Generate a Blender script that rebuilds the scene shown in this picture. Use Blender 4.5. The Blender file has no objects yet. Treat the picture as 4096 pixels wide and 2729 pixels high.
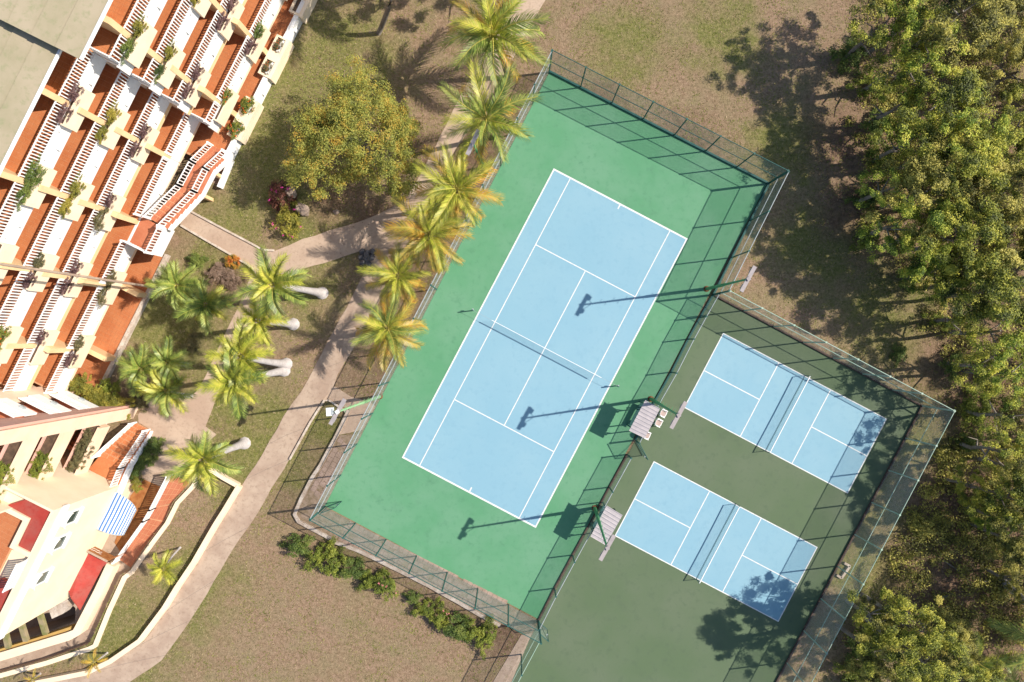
import bpy, bmesh, math, random
from mathutils import Vector, Matrix, Euler
from mathutils.geometry import tessellate_polygon

# ------------------------------------------------------------------ camera, sky, sun, exposure
scene = bpy.context.scene
COL = scene.collection
CAM_H = 52.0                      # drone height above the courts, metres
PXM = 54.66                       # photograph pixels per metre on the court
PCX, PCY = 2048.0, 1364.5
cam_data = bpy.data.cameras.new('camera')
cam = bpy.data.objects.new('camera', cam_data)
COL.objects.link(cam)
cam.location = (0, 0, CAM_H)
cam_data.sensor_width = 36.0
cam_data.lens = 36.0 * CAM_H / (4096 / PXM)
cam_data.clip_end = 4000
scene.camera = cam

SUN_EL, SUN_AZ = math.radians(43.0), math.radians(7.0)
world = bpy.data.worlds.new('World')
scene.world = world
world.use_nodes = True
wn = world.node_tree
sky = wn.nodes.new('ShaderNodeTexSky')
sky.sky_type = 'NISHITA'
sky.sun_disc = False
sky.sun_elevation = SUN_EL
sky.sun_rotation = math.radians(83)
wn.nodes['Background'].inputs[1].default_value = 0.105
wn.links.new(sky.outputs[0], wn.nodes['Background'].inputs[0])
sun_data = bpy.data.lights.new('sun', 'SUN')
sun_data.energy = 4.55
sun_data.angle = math.radians(0.5)
sun_data.color = (1.0, 0.915, 0.80)
sun = bpy.data.objects.new('sun', sun_data)
COL.objects.link(sun)
sun.rotation_euler = Vector((-math.cos(SUN_EL) * math.cos(SUN_AZ), -math.cos(SUN_EL) * math.sin(SUN_AZ), -math.sin(SUN_EL))).to_track_quat('-Z', 'Y').to_euler()
scene.view_settings.view_transform = 'Standard'
scene.view_settings.look = 'None'
scene.view_settings.gamma = 1.0
scene.view_settings.exposure = 0.56
scene.view_settings.use_curve_mapping = False
scene.cycles.transparent_max_bounces = 24
scene.cycles.max_bounces = 6

# ------------------------------------------------------------------ helpers
R = math.radians
RNG = random.Random(7)

def P(x, y, z=0.0):
    """photograph position of a point at height z -> world"""
    k = (CAM_H - z) / CAM_H / PXM
    return Vector(((x - PCX) * k, (PCY - y) * k, z))

def G(x, y):
    v = P(x, y)
    return (v.x, v.y)

NV = Vector((0.894, -0.447, 0)).normalized()     # hotel facade: outward
EV = Vector((0.447, 0.894, 0)).normalized()      # hotel facade: along

def F(s, u, z):
    v = NV * s + EV * u
    return Vector((v.x, v.y, z))

WL = {}
class MB:
    def __init__(self):
        self.v, self.f, self.m, self.uv = [], [], [], {}
    def face(self, pts, mi=0, uv=None):
        b = len(self.v)
        self.v += [tuple(p) for p in pts]
        self.f.append(tuple(range(b, b + len(pts))))
        self.m.append(mi)
        if uv: self.uv[len(self.f) - 1] = uv
        return self
    def hexa(self, p, mi=0):
        b = len(self.v)
        self.v += [tuple(q) for q in p]
        for f in ((3, 2, 1, 0), (4, 5, 6, 7), (0, 1, 5, 4), (1, 2, 6, 5), (2, 3, 7, 6), (3, 0, 4, 7)):
            self.f.append(tuple(b + i for i in f)); self.m.append(mi)
        return self
    def box(self, c, hx, hy, hz, mi=0):
        c, hx, hy, hz = Vector(c), Vector(hx), Vector(hy), Vector(hz)
        return self.hexa([c - hx - hy - hz, c + hx - hy - hz, c + hx + hy - hz, c - hx + hy - hz,
                          c - hx - hy + hz, c + hx - hy + hz, c + hx + hy + hz, c - hx + hy + hz], mi)
    def abox(self, x0, x1, y0, y1, z0, z1, mi=0):
        return self.hexa([(x0, y0, z0), (x1, y0, z0), (x1, y1, z0), (x0, y1, z0), (x0, y0, z1), (x1, y0, z1), (x1, y1, z1), (x0, y1, z1)], mi)
    def sub(self, s0, s1, u0, u1, z0, z1, mi=0):
        """box in the facade frame"""
        return self.hexa([F(s0, u0, z0), F(s1, u0, z0), F(s1, u1, z0), F(s0, u1, z0), F(s0, u0, z1), F(s1, u0, z1), F(s1, u1, z1), F(s0, u1, z1)], mi)
    def bar(self, a, b, w, h, mi=0, up=Vector((0, 0, 1))):
        a, b = Vector(a), Vector(b)
        d = (b - a)
        side = d.cross(up)
        if side.length < 1e-6: side = d.cross(Vector((1, 0, 0)))
        side = side.normalized() * w / 2
        t = side.cross(d).normalized() * h / 2
        return self.hexa([a - side - t, a + side - t, b + side - t, b - side - t, a - side + t, a + side + t, b + side + t, b - side + t], mi)
    def prism(self, pts, z0, z1, mi=0, bottom=False):
        """pts: list of (x,y) ; top fan by tessellation"""
        n = len(pts)
        tri = tessellate_polygon([[Vector((p[0], p[1], 0)) for p in pts]])
        b = len(self.v)
        self.v += [(p[0], p[1], z1) for p in pts] + [(p[0], p[1], z0) for p in pts]
        for t in tri:
            q = [Vector((pts[i][0], pts[i][1])) for i in t]
            cr = (q[1] - q[0]).x * (q[2] - q[0]).y - (q[1] - q[0]).y * (q[2] - q[0]).x
            t = t if cr > 0 else t[::-1]
            self.f.append(tuple(b + i for i in t)); self.m.append(mi)
            if bottom: self.f.append(tuple(b + n + i for i in t[::-1])); self.m.append(mi)
        for i in range(n):
            j = (i + 1) % n
            self.f.append((b + i, b + j, b + n + j, b + n + i)); self.m.append(mi)
        return self
    def tube(self, pts, rad, n=8, mi=0, caps=True):
        pts = [Vector(p) for p in pts]
        if not isinstance(rad, (list, tuple)): rad = [rad] * len(pts)
        b = len(self.v)
        for i, p in enumerate(pts):
            d = (pts[min(i + 1, len(pts) - 1)] - pts[max(i - 1, 0)]).normalized()
            ref = Vector((0, 0, 1)) if abs(d.z) < .9 else Vector((1, 0, 0))
            a = d.cross(ref).normalized(); c = d.cross(a)
            for k in range(n):
                t = 2 * math.pi * k / n
                self.v.append(tuple(p + (a * math.cos(t) + c * math.sin(t)) * rad[i]))
        for i in range(len(pts) - 1):
            for k in range(n):
                k2 = (k + 1) % n
                self.f.append((b + i * n + k, b + i * n + k2, b + (i + 1) * n + k2, b + (i + 1) * n + k)); self.m.append(mi)
        if caps:
            self.f.append(tuple(b + k for k in range(n))); self.m.append(mi)
            e = b + (len(pts) - 1) * n
            self.f.append(tuple(e + k for k in range(n - 1, -1, -1))); self.m.append(mi)
        return self
    def mesh(self, name, mats, origin=Vector((0, 0, 0)), smooth=False):
        me = bpy.data.meshes.new(name)
        o = origin
        me.from_pydata([(p[0] - o.x, p[1] - o.y, p[2] - o.z) for p in self.v], [], self.f)
        if not isinstance(mats, (list, tuple)): mats = [mats]
        for m in mats: me.materials.append(m)
        if len(mats) > 1: me.polygons.foreach_set('material_index', self.m)
        if self.uv:
            l = me.uv_layers.new(name='UVMap')
            for fi, uv in self.uv.items():
                for li, c in zip(me.polygons[fi].loop_indices, uv): l.data[li].uv = c
        if smooth: me.polygons.foreach_set('use_smooth', [True] * len(me.polygons))
        me.update()
        return me
    def build(self, name, mats, parent=None, smooth=False, origin=None):
        og = WL[parent] if parent is not None else (origin or Vector((0, 0, 0)))
        return link(name, self.mesh(name, mats, og, smooth), parent, origin)

def link(name, data, parent=None, loc=None, rot=None, scale=None):
    o = bpy.data.objects.new(name, data)
    COL.objects.link(o)
    if parent is not None: o.parent = parent
    if loc is not None: o.location = loc
    if rot is not None: o.rotation_euler = rot
    if scale is not None: o.scale = scale if hasattr(scale, '__len__') else (scale,) * 3
    base = WL[parent] if parent is not None else Vector((0, 0, 0))
    WL[o] = base + (Vector(loc) if loc is not None else Vector((0, 0, 0)))
    return o

def tag(o, label, cat, group=None):
    o['label'] = label; o['category'] = cat
    if group: o['group'] = group
    return o

def thing(name, label, cat, loc=(0, 0, 0), group=None):
    o = link(name, None, None, loc)
    o.empty_display_size = 0.3
    return tag(o, label, cat, group)

def struct(o):
    o['kind'] = 'structure'; return o

def stuff(o):
    o['kind'] = 'stuff'; return o

ORD = ['first', 'second', 'third', 'fourth', 'fifth', 'sixth', 'seventh', 'eighth', 'ninth', 'tenth', 'eleventh', 'twelfth']

# ------------------------------------------------------------------ materials
def lin(c):
    return tuple(x / 12.92 if x <= .04045 else ((x + .055) / 1.055) ** 2.4 for x in (v / 255 for v in c))

def nn(nt, t, **kw):
    n = nt.nodes.new(t)
    for k, v in kw.items(): setattr(n, k, v)
    return n

def noise(nt, vec, scale, detail=3, rough=.55):
    n = nn(nt, 'ShaderNodeTexNoise')
    n.inputs['Scale'].default_value = scale
    n.inputs['Detail'].default_value = detail
    n.inputs['Roughness'].default_value = rough
    nt.links.new(vec, n.inputs['Vector'])
    return n.outputs['Fac']

def mrange(nt, x, a, b, c=0., d=1.):
    n = nn(nt, 'ShaderNodeMapRange')
    n.inputs[1].default_value, n.inputs[2].default_value, n.inputs[3].default_value, n.inputs[4].default_value = a, b, c, d
    nt.links.new(x, n.inputs[0])
    return n.outputs[0]

def mix(nt, f, a, b):
    n = nn(nt, 'ShaderNodeMix', data_type='RGBA')
    for s, v in ((n.inputs[0], f), (n.inputs[6], a), (n.inputs[7], b)):
        if hasattr(v, 'links'): nt.links.new(v, s)
        elif isinstance(v, (int, float)): s.default_value = v
        else: s.default_value = (*v, 1)
    return n.outputs[2]

def math_(nt, op, a, b=None):
    n = nn(nt, 'ShaderNodeMath', operation=op)
    for s, v in ((n.inputs[0], a), (n.inputs[1], b)):
        if v is None: continue
        if hasattr(v, 'links'): nt.links.new(v, s)
        else: s.default_value = v
    return n.outputs[0]

def basemat(name, rough=.8, spec=.3):
    m = bpy.data.materials.new(name)
    m.use_nodes = True
    nt = m.node_tree
    b = nt.nodes['Principled BSDF']
    b.inputs['Roughness'].default_value = rough
    b.inputs['Specular IOR Level'].default_value = spec
    g = nn(nt, 'ShaderNodeNewGeometry')
    return m, nt, b, g.outputs['Position'], g

def mat(name, c1, c2=None, s1=1.5, c3=None, s2=9., rough=.8, spec=.3, bump=0., bscale=25., lo=.38, hi=.62):
    """c1 mottled with c2 (scale s1) and fine specks of c3 (scale s2)"""
    m, nt, b, pos, g = basemat(name, rough, spec)
    col = c1
    if c2: col = mix(nt, mrange(nt, noise(nt, pos, s1, 5, .6), lo, hi), c1, c2)
    if c3: col = mix(nt, mrange(nt, noise(nt, pos, s2, 4, .7), .52, .72, 0, .8), col, c3)
    if hasattr(col, 'links'): nt.links.new(col, b.inputs['Base Color'])
    else: b.inputs['Base Color'].default_value = (*col, 1)
    if bump:
        bp = nn(nt, 'ShaderNodeBump')
        bp.inputs['Strength'].default_value = bump
        bp.inputs['Distance'].default_value = .02
        nt.links.new(noise(nt, pos, bscale, 4, .65), bp.inputs['Height'])
        nt.links.new(bp.outputs[0], b.inputs['Normal'])
    return m

def leafmat(name, cols, trans=.3, rough=.55, spec=.35, nscale=.7):
    """leaf colours picked per leaf, drifting over the crown"""
    m, nt, b, pos, g = basemat(name, rough, spec)
    oi = nn(nt, 'ShaderNodeObjectInfo')
    rnd = math_(nt, 'ADD', math_(nt, 'MULTIPLY', g.outputs['Random Per Island'], .34), math_(nt, 'MULTIPLY', mrange(nt, noise(nt, pos, nscale * 1.6, 3), .3, .7), .66))
    rnd = math_(nt, 'ADD', rnd, math_(nt, 'MULTIPLY', math_(nt, 'SUBTRACT', oi.outputs['Random'], .5), .16))
    cr = nn(nt, 'ShaderNodeValToRGB')
    el = cr.color_ramp.elements
    n = len(cols)
    for i, c in enumerate(cols):
        pp = .18 + .64 * i / max(1, n - 1)
        e = el[i] if i < 2 else el.new(pp)
        e.position = pp; e.color = (*c, 1)
    nt.links.new(rnd, cr.inputs[0])
    nt.links.new(cr.outputs[0], b.inputs['Base Color'])
    tr = nn(nt, 'ShaderNodeBsdfTranslucent')
    nt.links.new(cr.outputs[0], tr.inputs[0])
    mx = nn(nt, 'ShaderNodeMixShader')
    mx.inputs[0].default_value = trans
    nt.links.new(b.outputs[0], mx.inputs[1]); nt.links.new(tr.outputs[0], mx.inputs[2])
    nt.links.new(mx.outputs[0], nt.nodes['Material Output'].inputs[0])
    return m

def ground_mat():
    m, nt, b, pos, g = basemat('lawn_grass', .95, .1)
    big = noise(nt, pos, .11, 4, .6); mid = noise(nt, pos, .55, 5, .65); fine = noise(nt, pos, 3.4, 5, .75); vf = noise(nt, pos, 14, 4, .8)
    warp = nn(nt, 'ShaderNodeTexNoise'); warp.inputs['Scale'].default_value = .5; warp.inputs['Detail'].default_value = 5
    nt.links.new(pos, warp.inputs['Vector'])
    wv = nn(nt, 'ShaderNodeVectorMath', operation='MULTIPLY_ADD')
    nt.links.new(warp.outputs['Color'], wv.inputs[0]); wv.inputs[1].default_value = (5, 5, 0)
    sub = nn(nt, 'ShaderNodeVectorMath', operation='SUBTRACT')
    nt.links.new(pos, sub.inputs[0]); sub.inputs[1].default_value = (2.5, 2.5, 0)
    nt.links.new(sub.outputs[0], wv.inputs[2])
    wp = wv.outputs[0]
    def blob(x, y, r0, r1):
        d = nn(nt, 'ShaderNodeVectorMath', operation='DISTANCE')
        nt.links.new(wp, d.inputs[0]); q = P(x, y); d.inputs[1].default_value = (q.x, q.y, 0)
        return mrange(nt, d.outputs['Value'], r0, r1, 1., 0.)
    def union(bl):
        o = bl[0]
        for k in bl[1:]: o = math_(nt, 'MAXIMUM', o, k)
        return o
    green = union([blob(1250, 330, 3, 8), blob(1120, 620, 2, 7), blob(900, 870, 1.5, 4), blob(700, 1280, 2, 6), blob(820, 1560, 1, 4), blob(1050, 1750, 2, 6),
                   blob(1230, 1180, .5, 3.5), blob(1290, 1700, .5, 3), blob(1260, 940, 1, 4), blob(480, 2560, 2, 5), blob(950, 1900, 1, 4), blob(3500, 2050, 1, 4), blob(870, 1070, 1, 4), blob(760, 2350, 1, 5), blob(3150, 560, 1, 4), blob(3250, 1000, 1, 5), blob(3550, 1250, 1, 5), blob(3480, 2300, 1, 4), blob(2900, 150, 1, 4), blob(2500, 180, 1, 4), blob(3700, 1750, 1, 5)])
    gf = math_(nt, 'ADD', math_(nt, 'MULTIPLY', green, .26), math_(nt, 'ADD', math_(nt, 'MULTIPLY', big, .3), math_(nt, 'MULTIPLY', mid, .75)))
    gf = mrange(nt, gf, .46, .78)
    brown = mix(nt, mrange(nt, fine, .36, .64), lin((196, 168, 142)), lin((154, 130, 104)))
    brown = mix(nt, mrange(nt, mid, .46, .66), brown, lin((192, 162, 146)))
    grn = mix(nt, mrange(nt, fine, .36, .64), lin((164, 162, 100)), lin((110, 121, 58)))
    gf2 = union([blob(1180, 400, 2, 9), blob(1050, 720, 2, 6), blob(930, 880, 1.5, 4.5), blob(900, 1000, 1, 3.5), blob(700, 1300, 1.5, 5), blob(960, 1820, 1, 4), blob(1230, 1030, 1, 3)])
    gf = math_(nt, 'MAXIMUM', gf, math_(nt, 'MULTIPLY', gf2, mrange(nt, mid, .36, .6, .25, 1.)))
    col = mix(nt, gf, brown, grn)
    gr2 = noise(nt, pos, 6.5, 5, .8)
    col = mix(nt, mrange(nt, gr2, .5, .68, 0, .5), col, lin((206, 184, 150)))
    col = mix(nt, mrange(nt, gr2, .5, .34, 0, .55), col, lin((104, 94, 58)))
    # bare soil and leaf litter
    soil = union([blob(1310, 830, .8, 2.4), blob(1700, 640, .5, 3), blob(1640, 1130, .4, 2.4), blob(1560, 1420, .2, 2.0), blob(900, 1110, .8, 2.0), blob(1480, 860, .5, 2), blob(1900, 620, .5, 3),
                  blob(3350, 560, 1.0, 4), blob(3380, 830, .8, 3), blob(3760, 2350, 2, 4), blob(3950, 1500, 3, 7), blob(3800, 400, 3, 6.5), blob(3900, 800, 4, 8), blob(4000, 2200, 6, 10), blob(3750, 80, 3, 7), blob(2750, 560, .5, 3), blob(2400, 400, .3, 2), blob(2060, 2560, .6, 2), blob(850, 1160, .4, 1.6)])
    so = mix(nt, mrange(nt, fine, .35, .65), lin((170, 141, 119)), lin((108, 87, 69)))
    col = mix(nt, math_(nt, 'MULTIPLY', soil, mrange(nt, mid, .3, .6, .45, 1.)), col, so)
    col = mix(nt, mrange(nt, vf, .56, .74, 0, .55), col, lin((222, 200, 172)))
    col = mix(nt, mrange(nt, vf, .44, .27, 0, .6), col, lin((92, 86, 52)))
    sc = nn(nt, 'ShaderNodeMix', data_type='RGBA', blend_type='MULTIPLY'); sc.inputs[0].default_value = 1
    nt.links.new(col, sc.inputs[6]); sc.inputs[7].default_value = (.62, .60, .60, 1)
    nt.links.new(sc.outputs[2], b.inputs['Base Color'])
    bp = nn(nt, 'ShaderNodeBump'); bp.inputs['Strength'].default_value = .9; bp.inputs['Distance'].default_value = .06
    nt.links.new(math_(nt, 'ADD', vf, math_(nt, 'MULTIPLY', fine, .8)), bp.inputs['Height'])
    nt.links.new(bp.outputs[0], b.inputs['Normal'])
    return m

def chain_mat(name, c, period=.085, width=.17):
    m, nt, b, pos, g = basemat(name, .5, .5)
    b.inputs['Base Color'].default_value = (*c, 1)
    uv = nn(nt, 'ShaderNodeUVMap')
    sx = nn(nt, 'ShaderNodeSeparateXYZ'); nt.links.new(uv.outputs[0], sx.inputs[0])
    def ln(op):
        t = math_(nt, 'DIVIDE', math_(nt, op, sx.outputs[0], sx.outputs[1]), period)
        return math_(nt, 'LESS_THAN', math_(nt, 'FRACT', t), width)
    f = math_(nt, 'MAXIMUM', ln('ADD'), ln('SUBTRACT'))
    tr = nn(nt, 'ShaderNodeBsdfTransparent')
    mx = nn(nt, 'ShaderNodeMixShader')
    nt.links.new(f, mx.inputs[0]); nt.links.new(tr.outputs[0], mx.inputs[1]); nt.links.new(b.outputs[0], mx.inputs[2])
    nt.links.new(mx.outputs[0], nt.nodes['Material Output'].inputs[0])
    return m

def sc(c, k): return tuple(min(.9, v * k) for v in lin(c))
K = .58                            # photograph brightness -> base colour
M = {}
M['lawn'] = ground_mat()
M['green_court'] = mat('green_court_paint', sc((110, 180, 134), K), sc((126, 186, 147), K), .25, sc((106, 172, 130), K), 2.2, rough=.75, bump=.05, bscale=60)
M['olive_court'] = mat('olive_court_paint', sc((109, 132, 97), K), sc((120, 137, 108), K), .2, sc((102, 124, 94), K), 1.6, rough=.75, bump=.05, bscale=60)
M['blue_court'] = mat('blue_court_paint', sc((160, 210, 232), K), sc((167, 214, 234), K), .22, sc((154, 204, 228), K), 1.8, rough=.7, bump=.04, bscale=60)
def wear(m, tint, amt):
    nt = m.node_tree
    b = nt.nodes['Principled BSDF']
    src = b.inputs['Base Color'].links[0].from_socket
    g = nn(nt, 'ShaderNodeNewGeometry')
    st1 = mrange(nt, noise(nt, g.outputs['Position'], .55, 6, .7), .58, .72, 0, amt)
    mp = nn(nt, 'ShaderNodeMapping'); mp.inputs['Scale'].default_value = (3.2, .7, 1); mp.inputs['Rotation'].default_value = (0, 0, R(-28))
    nt.links.new(g.outputs['Position'], mp.inputs['Vector'])
    st2 = mrange(nt, noise(nt, mp.outputs[0], 1.6, 6, .75), .60, .72, 0, amt * .9)
    st3 = mrange(nt, noise(nt, g.outputs['Position'], 11, 3, .8), .66, .78, 0, amt)
    f = math_(nt, 'MAXIMUM', math_(nt, 'MAXIMUM', st1, st2), st3)
    nt.links.new(mix(nt, f, src, tint), b.inputs['Base Color'])
wear(M['green_court'], sc((96, 150, 120), K), .35)
wear(M['olive_court'], sc((96, 114, 92), K), .4)
wear(M['blue_court'], sc((140, 190, 216), K), .35)
M['white_line'] = mat('white_line_paint', (.72, .72, .71), (.6, .62, .62), 6., rough=.7)
M['path'] = mat('pinkish_path_concrete', sc((232, 206, 182), K), sc((214, 186, 164), K), .5, sc((190, 164, 142), K), 5., rough=.9, bump=.35, bscale=14)
M['path2'] = mat('weathered_concrete', sc((224, 200, 178), K), sc((202, 176, 156), K), .7, sc((176, 152, 132), K), 4., rough=.9, bump=.3, bscale=14)
M['paver'] = mat('worn_paver_stone', sc((214, 186, 170), K), sc((186, 162, 144), K), 1.3, sc((160, 140, 118), K), 6., rough=.9, bump=.4, bscale=18)
M['grout'] = mat('sandy_grout', sc((196, 172, 150), K), sc((160, 140, 112), K), 3., rough=.95)
M['kerb'] = mat('whitewashed_kerb', sc((235, 222, 208), .7), sc((205, 186, 168), .7), 1.8, sc((160, 140, 120), .6), 7., rough=.85, bump=.3)
M['joint'] = mat('dirty_joint', (.24, .20, .17), (.18, .15, .12), 4., rough=.95)
M['tile'] = mat('terracotta_tile', sc((220, 140, 90), .66), sc((211, 126, 78), .66), 1.1, sc((228, 152, 104), .66), 7., rough=.6, spec=.4)
M['tile_b'] = mat('faded_terracotta_tile', sc((214, 134, 98), .66), sc((204, 120, 84), .66), 1.1, sc((222, 146, 112), .66), 7., rough=.6, spec=.4)
M['tile_grout'] = mat('tile_grout', sc((238, 182, 140), .7), sc((225, 165, 122), .7), 3., rough=.9)
M['white_wall'] = mat('white_render', (.80, .80, .79), (.74, .735, .72), 1.1, (.68, .66, .62), 8., rough=.85, lo=.5, hi=.75)
M['white_paint'] = mat('white_gloss_paint', (.82, .82, .82), (.76, .755, .74), 5., rough=.5)
M['cream'] = mat('cream_render', (.80, .67, .50), (.77, .62, .45), .8, rough=.88, bump=.12, bscale=30)
M['yellow'] = mat('apricot_render', (.78, .55, .31), (.73, .50, .27), 1.2, rough=.88, bump=.1, bscale=30)
M['pink'] = mat('pink_render', (.68, .42, .35), (.64, .38, .31), 1.2, rough=.88)
M['peach'] = mat('pale_peach_render', (.79, .61, .46), (.75, .56, .41), .9, rough=.88, bump=.1)
M['roof'] = mat('moss_stained_roof', sc((216, 200, 170), K), sc((200, 188, 154), K), .35, sc((178, 180, 136), K), 2.4, rough=.85, lo=.42, hi=.62, bump=.15, bscale=10)
M['red'] = mat('red_roof_paint', sc((205, 78, 66), K), sc((196, 104, 92), K), .8, sc((182, 62, 54), K), 4., rough=.6)
M['soil'] = mat('planter_soil', (.13, .085, .055), (.075, .05, .035), 4., rough=.95, bump=.6)
M['fence'] = mat('dark_green_fence_paint', (.02, .085, .075), (.03, .11, .10), 2., rough=.5)
M['fence_pale'] = mat('pale_green_fence_paint', (.28, .42, .32), (.36, .46, .38), 1., rough=.5)
M['galv'] = mat('galvanised_steel', (.38, .42, .43), (.30, .34, .36), 3., rough=.45)
M['chain'] = chain_mat('chain_link_wire', (.26, .33, .30))
M['chain_east'] = chain_mat('pale_chain_link_wire', (.46, .50, .44), width=.14)
M['netting'] = chain_mat('net_cord', (.03, .04, .07), .05, .07)
M['pole'] = mat('green_pole_paint', (.05, .22, .09), (.08, .27, .12), 1.5, rough=.5)
M['pole_light'] = mat('pale_green_pole_paint', (.22, .42, .20), (.27, .46, .24), 1.5, rough=.5)  # paler green than the other poles, west pole only
M['lamp'] = mat('aluminium_lamp_housing', (.36, .32, .32), (.30, .27, .27), 2.5, rough=.7)
M['tin'] = mat('corrugated_tin', (.44, .40, .41), (.38, .35, .36), 2., rough=.5, spec=.5)
M['wood'] = mat('sign_wood', sc((205, 140, 84), K), sc((180, 112, 62), K), 3., rough=.7)
M['rust'] = mat('rusty_footing', sc((176, 120, 84), K), sc((120, 70, 44), K), 6., rough=.9)
M['cushion'] = mat('tan_chair_seat', (.40, .31, .28), (.36, .28, .25), 4., rough=.8)
M['blue_cloth'] = mat('blue_awning_stripe', (.05, .16, .42), (.07, .19, .46), 3., rough=.8)
M['white_cloth'] = mat('white_awning_stripe', (.78, .74, .68), (.72, .68, .62), 3., rough=.8)
M['glass'] = mat('window_glass', (.03, .06, .05), rough=.08, spec=.8)
M['rock'] = mat('weathered_rock', (.30, .23, .18), (.17, .13, .11), 2.6, (.42, .34, .28), 7., rough=.95, bump=.8, bscale=9)
M['dark_rock'] = mat('grey_coral_rock', (.15, .145, .15), (.06, .055, .06), 3.5, (.30, .29, .29), 7., rough=.95, bump=.8, bscale=9)
M['bark'] = mat('grey_bark', (.22, .19, .16), (.13, .11, .09), 2., (.30, .27, .24), 8., rough=.95, bump=.6)
M['pale_bark'] = mat('pale_dry_bark', (.26, .23, .20), (.17, .15, .12), 2., rough=.95, bump=.4)
M['white_trunk'] = mat('smooth_whitish_palm_trunk', (.47, .44, .43), (.40, .37, .36), 1.5, (.30, .27, .25), 6., rough=.8)
M['moss'] = mat('mossy_concrete', sc((196, 176, 140), K), sc((150, 150, 90), K), 1.2, rough=.95)
M['ochre'] = mat('ochre_wall', (.50, .32, .10), (.44, .28, .09), 1.4, rough=.9)
M['dark_soil'] = mat('forest_litter', (.10, .07, .05), (.17, .12, .09), 2., rough=.95)

YG, YO, OL = (.34, .33, .045), (.52, .36, .05), (.16, .19, .04)
M['leaf_forest'] = leafmat('forest_leaves', trans=.2, cols=[(.04, .055, .01), (.14, .17, .02), (.36, .37, .045), (.62, .57, .08)])
M['leaf_forest_b'] = leafmat('olive_forest_leaves', trans=.2, cols=[(.05, .055, .015), (.17, .17, .035), (.40, .36, .07), (.62, .54, .12)])
M['leaf_forest_c'] = leafmat('bright_forest_leaves', trans=.2, cols=[(.04, .075, .01), (.16, .24, .02), (.40, .45, .05), (.66, .62, .09)])
M['leaf_big'] = leafmat('yellowing_tree_leaves', [(.07, .08, .025), (.19, .215, .045), (.32, .335, .065), (.43, .40, .08), (.52, .33, .05)])
M['leaf_hedge'] = leafmat('hedge_leaves', [(.07, .10, .02), (.20, .25, .035), (.36, .38, .06)])
M['leaf_yg'] = leafmat('yellow_green_shrub_leaves', [(.11, .12, .02), (.26, .25, .04), (.44, .36, .06)])
M['leaf_green'] = leafmat('green_shrub_leaves', [(.05, .085, .02), (.13, .19, .04), (.24, .28, .06)])
M['leaf_purple'] = leafmat('purple_shrub_leaves', [(.075, .04, .045), (.18, .10, .10), (.30, .19, .17)], nscale=3)
M['leaf_olive'] = leafmat('greyish_olive_shrub_leaves', [(.08, .08, .04), (.17, .16, .07), (.28, .23, .11)], nscale=3)
M['leaf_orange'] = leafmat('orange_flowering_shrub_leaves', [(.05, .09, .02), (.15, .20, .03), (.28, .28, .05), (.30, .30, .05)], nscale=3)
M['leaf_red'] = leafmat('reddish_shrub_leaves', [(.06, .03, .02), (.17, .06, .045), (.26, .11, .07), (.16, .15, .05)])
M['leaf_dry'] = leafmat('dry_twiggy_leaves', [(.12, .075, .05), (.25, .17, .12), (.36, .26, .20)])
M['leaf_croton'] = leafmat('croton_leaves', [(.40, .06, .03), (.55, .14, .03), (.60, .36, .05), (.10, .15, .03)])
M['petal_pink'] = leafmat('magenta_petals', [(.60, .03, .28), (.72, .08, .38)], .2)
M['petal_orange'] = leafmat('orange_petals', [(.75, .12, .02), (.80, .20, .03)], .2)
M['petal_lilac'] = leafmat('lilac_petals', [(.45, .36, .60), (.55, .46, .66)], .2)
M['petal_rose'] = leafmat('rose_petals', [(.72, .20, .22), (.75, .35, .35)], .2)
M['frond_green'] = leafmat('green_palm_leaflets', [(.09, .14, .03), (.25, .33, .06), (.46, .50, .12)], .25, .45, .5, nscale=.9)
M['frond_lime'] = leafmat('lime_palm_leaflets', [(.16, .20, .025), (.42, .45, .05), (.64, .58, .10)], .3, .45, .5, nscale=.9)
M['frond_yellow'] = leafmat('yellowing_palm_leaflets', [(.17, .18, .025), (.42, .34, .05), (.58, .38, .05), (.62, .32, .04)], .3, .45, .5, nscale=.9)
M['frond_pink'] = leafmat('crimson_bromeliad_leaves', [(.36, .03, .09), (.55, .08, .16)], .2)
M['rachis'] = mat('palm_leaf_stalk', (.48, .40, .09), (.40, .36, .08), 3., rough=.6)
M['blade_green'] = leafmat('green_grass_blades', [(.12, .14, .03), (.22, .23, .06), (.32, .31, .09)], .2, .8, .1)
M['blade_dry'] = leafmat('straw_grass_blades', [(.22, .17, .09), (.36, .28, .16), (.48, .38, .25)], .2, .8, .1)

# ------------------------------------------------------------------ the large setting: ground, paths
HOLE = [(545, 1905), (672, 1885), (758, 1932), (690, 2010), (655, 2090), (590, 2172), (512, 2285), (480, 2300), (358, 2575), (180, 2640), (0, 2690), (-300, 2760), (-300, 2350), (100, 2150), (440, 1960)]
LOW = -.6
def ground_sheet():
    B = 1500
    outer = [Vector((-B, -B, 0)), Vector((B, -B, 0)), Vector((B, B, 0)), Vector((-B, B, 0))]
    # fine ring near the scene keeps the triangles sane
    inner = [Vector((*G(x, y), 0)) for x, y in HOLE]
    tri = tessellate_polygon([outer, inner])
    pts = outer + inner
    mb = MB()
    for t in tri:
        q = [pts[i] for i in t]
        cr = (q[1] - q[0]).cross(q[2] - q[0]).z
        mb.face(q if cr > 0 else q[::-1])
    return struct(mb.build('ground', M['lawn']))
ground_sheet()

def sheet(name, px, z, m, z0=-.05, mirror=None):
    return struct(MB().prism([G(x, y) for x, y in px], z0, z).build(name, m))

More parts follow.
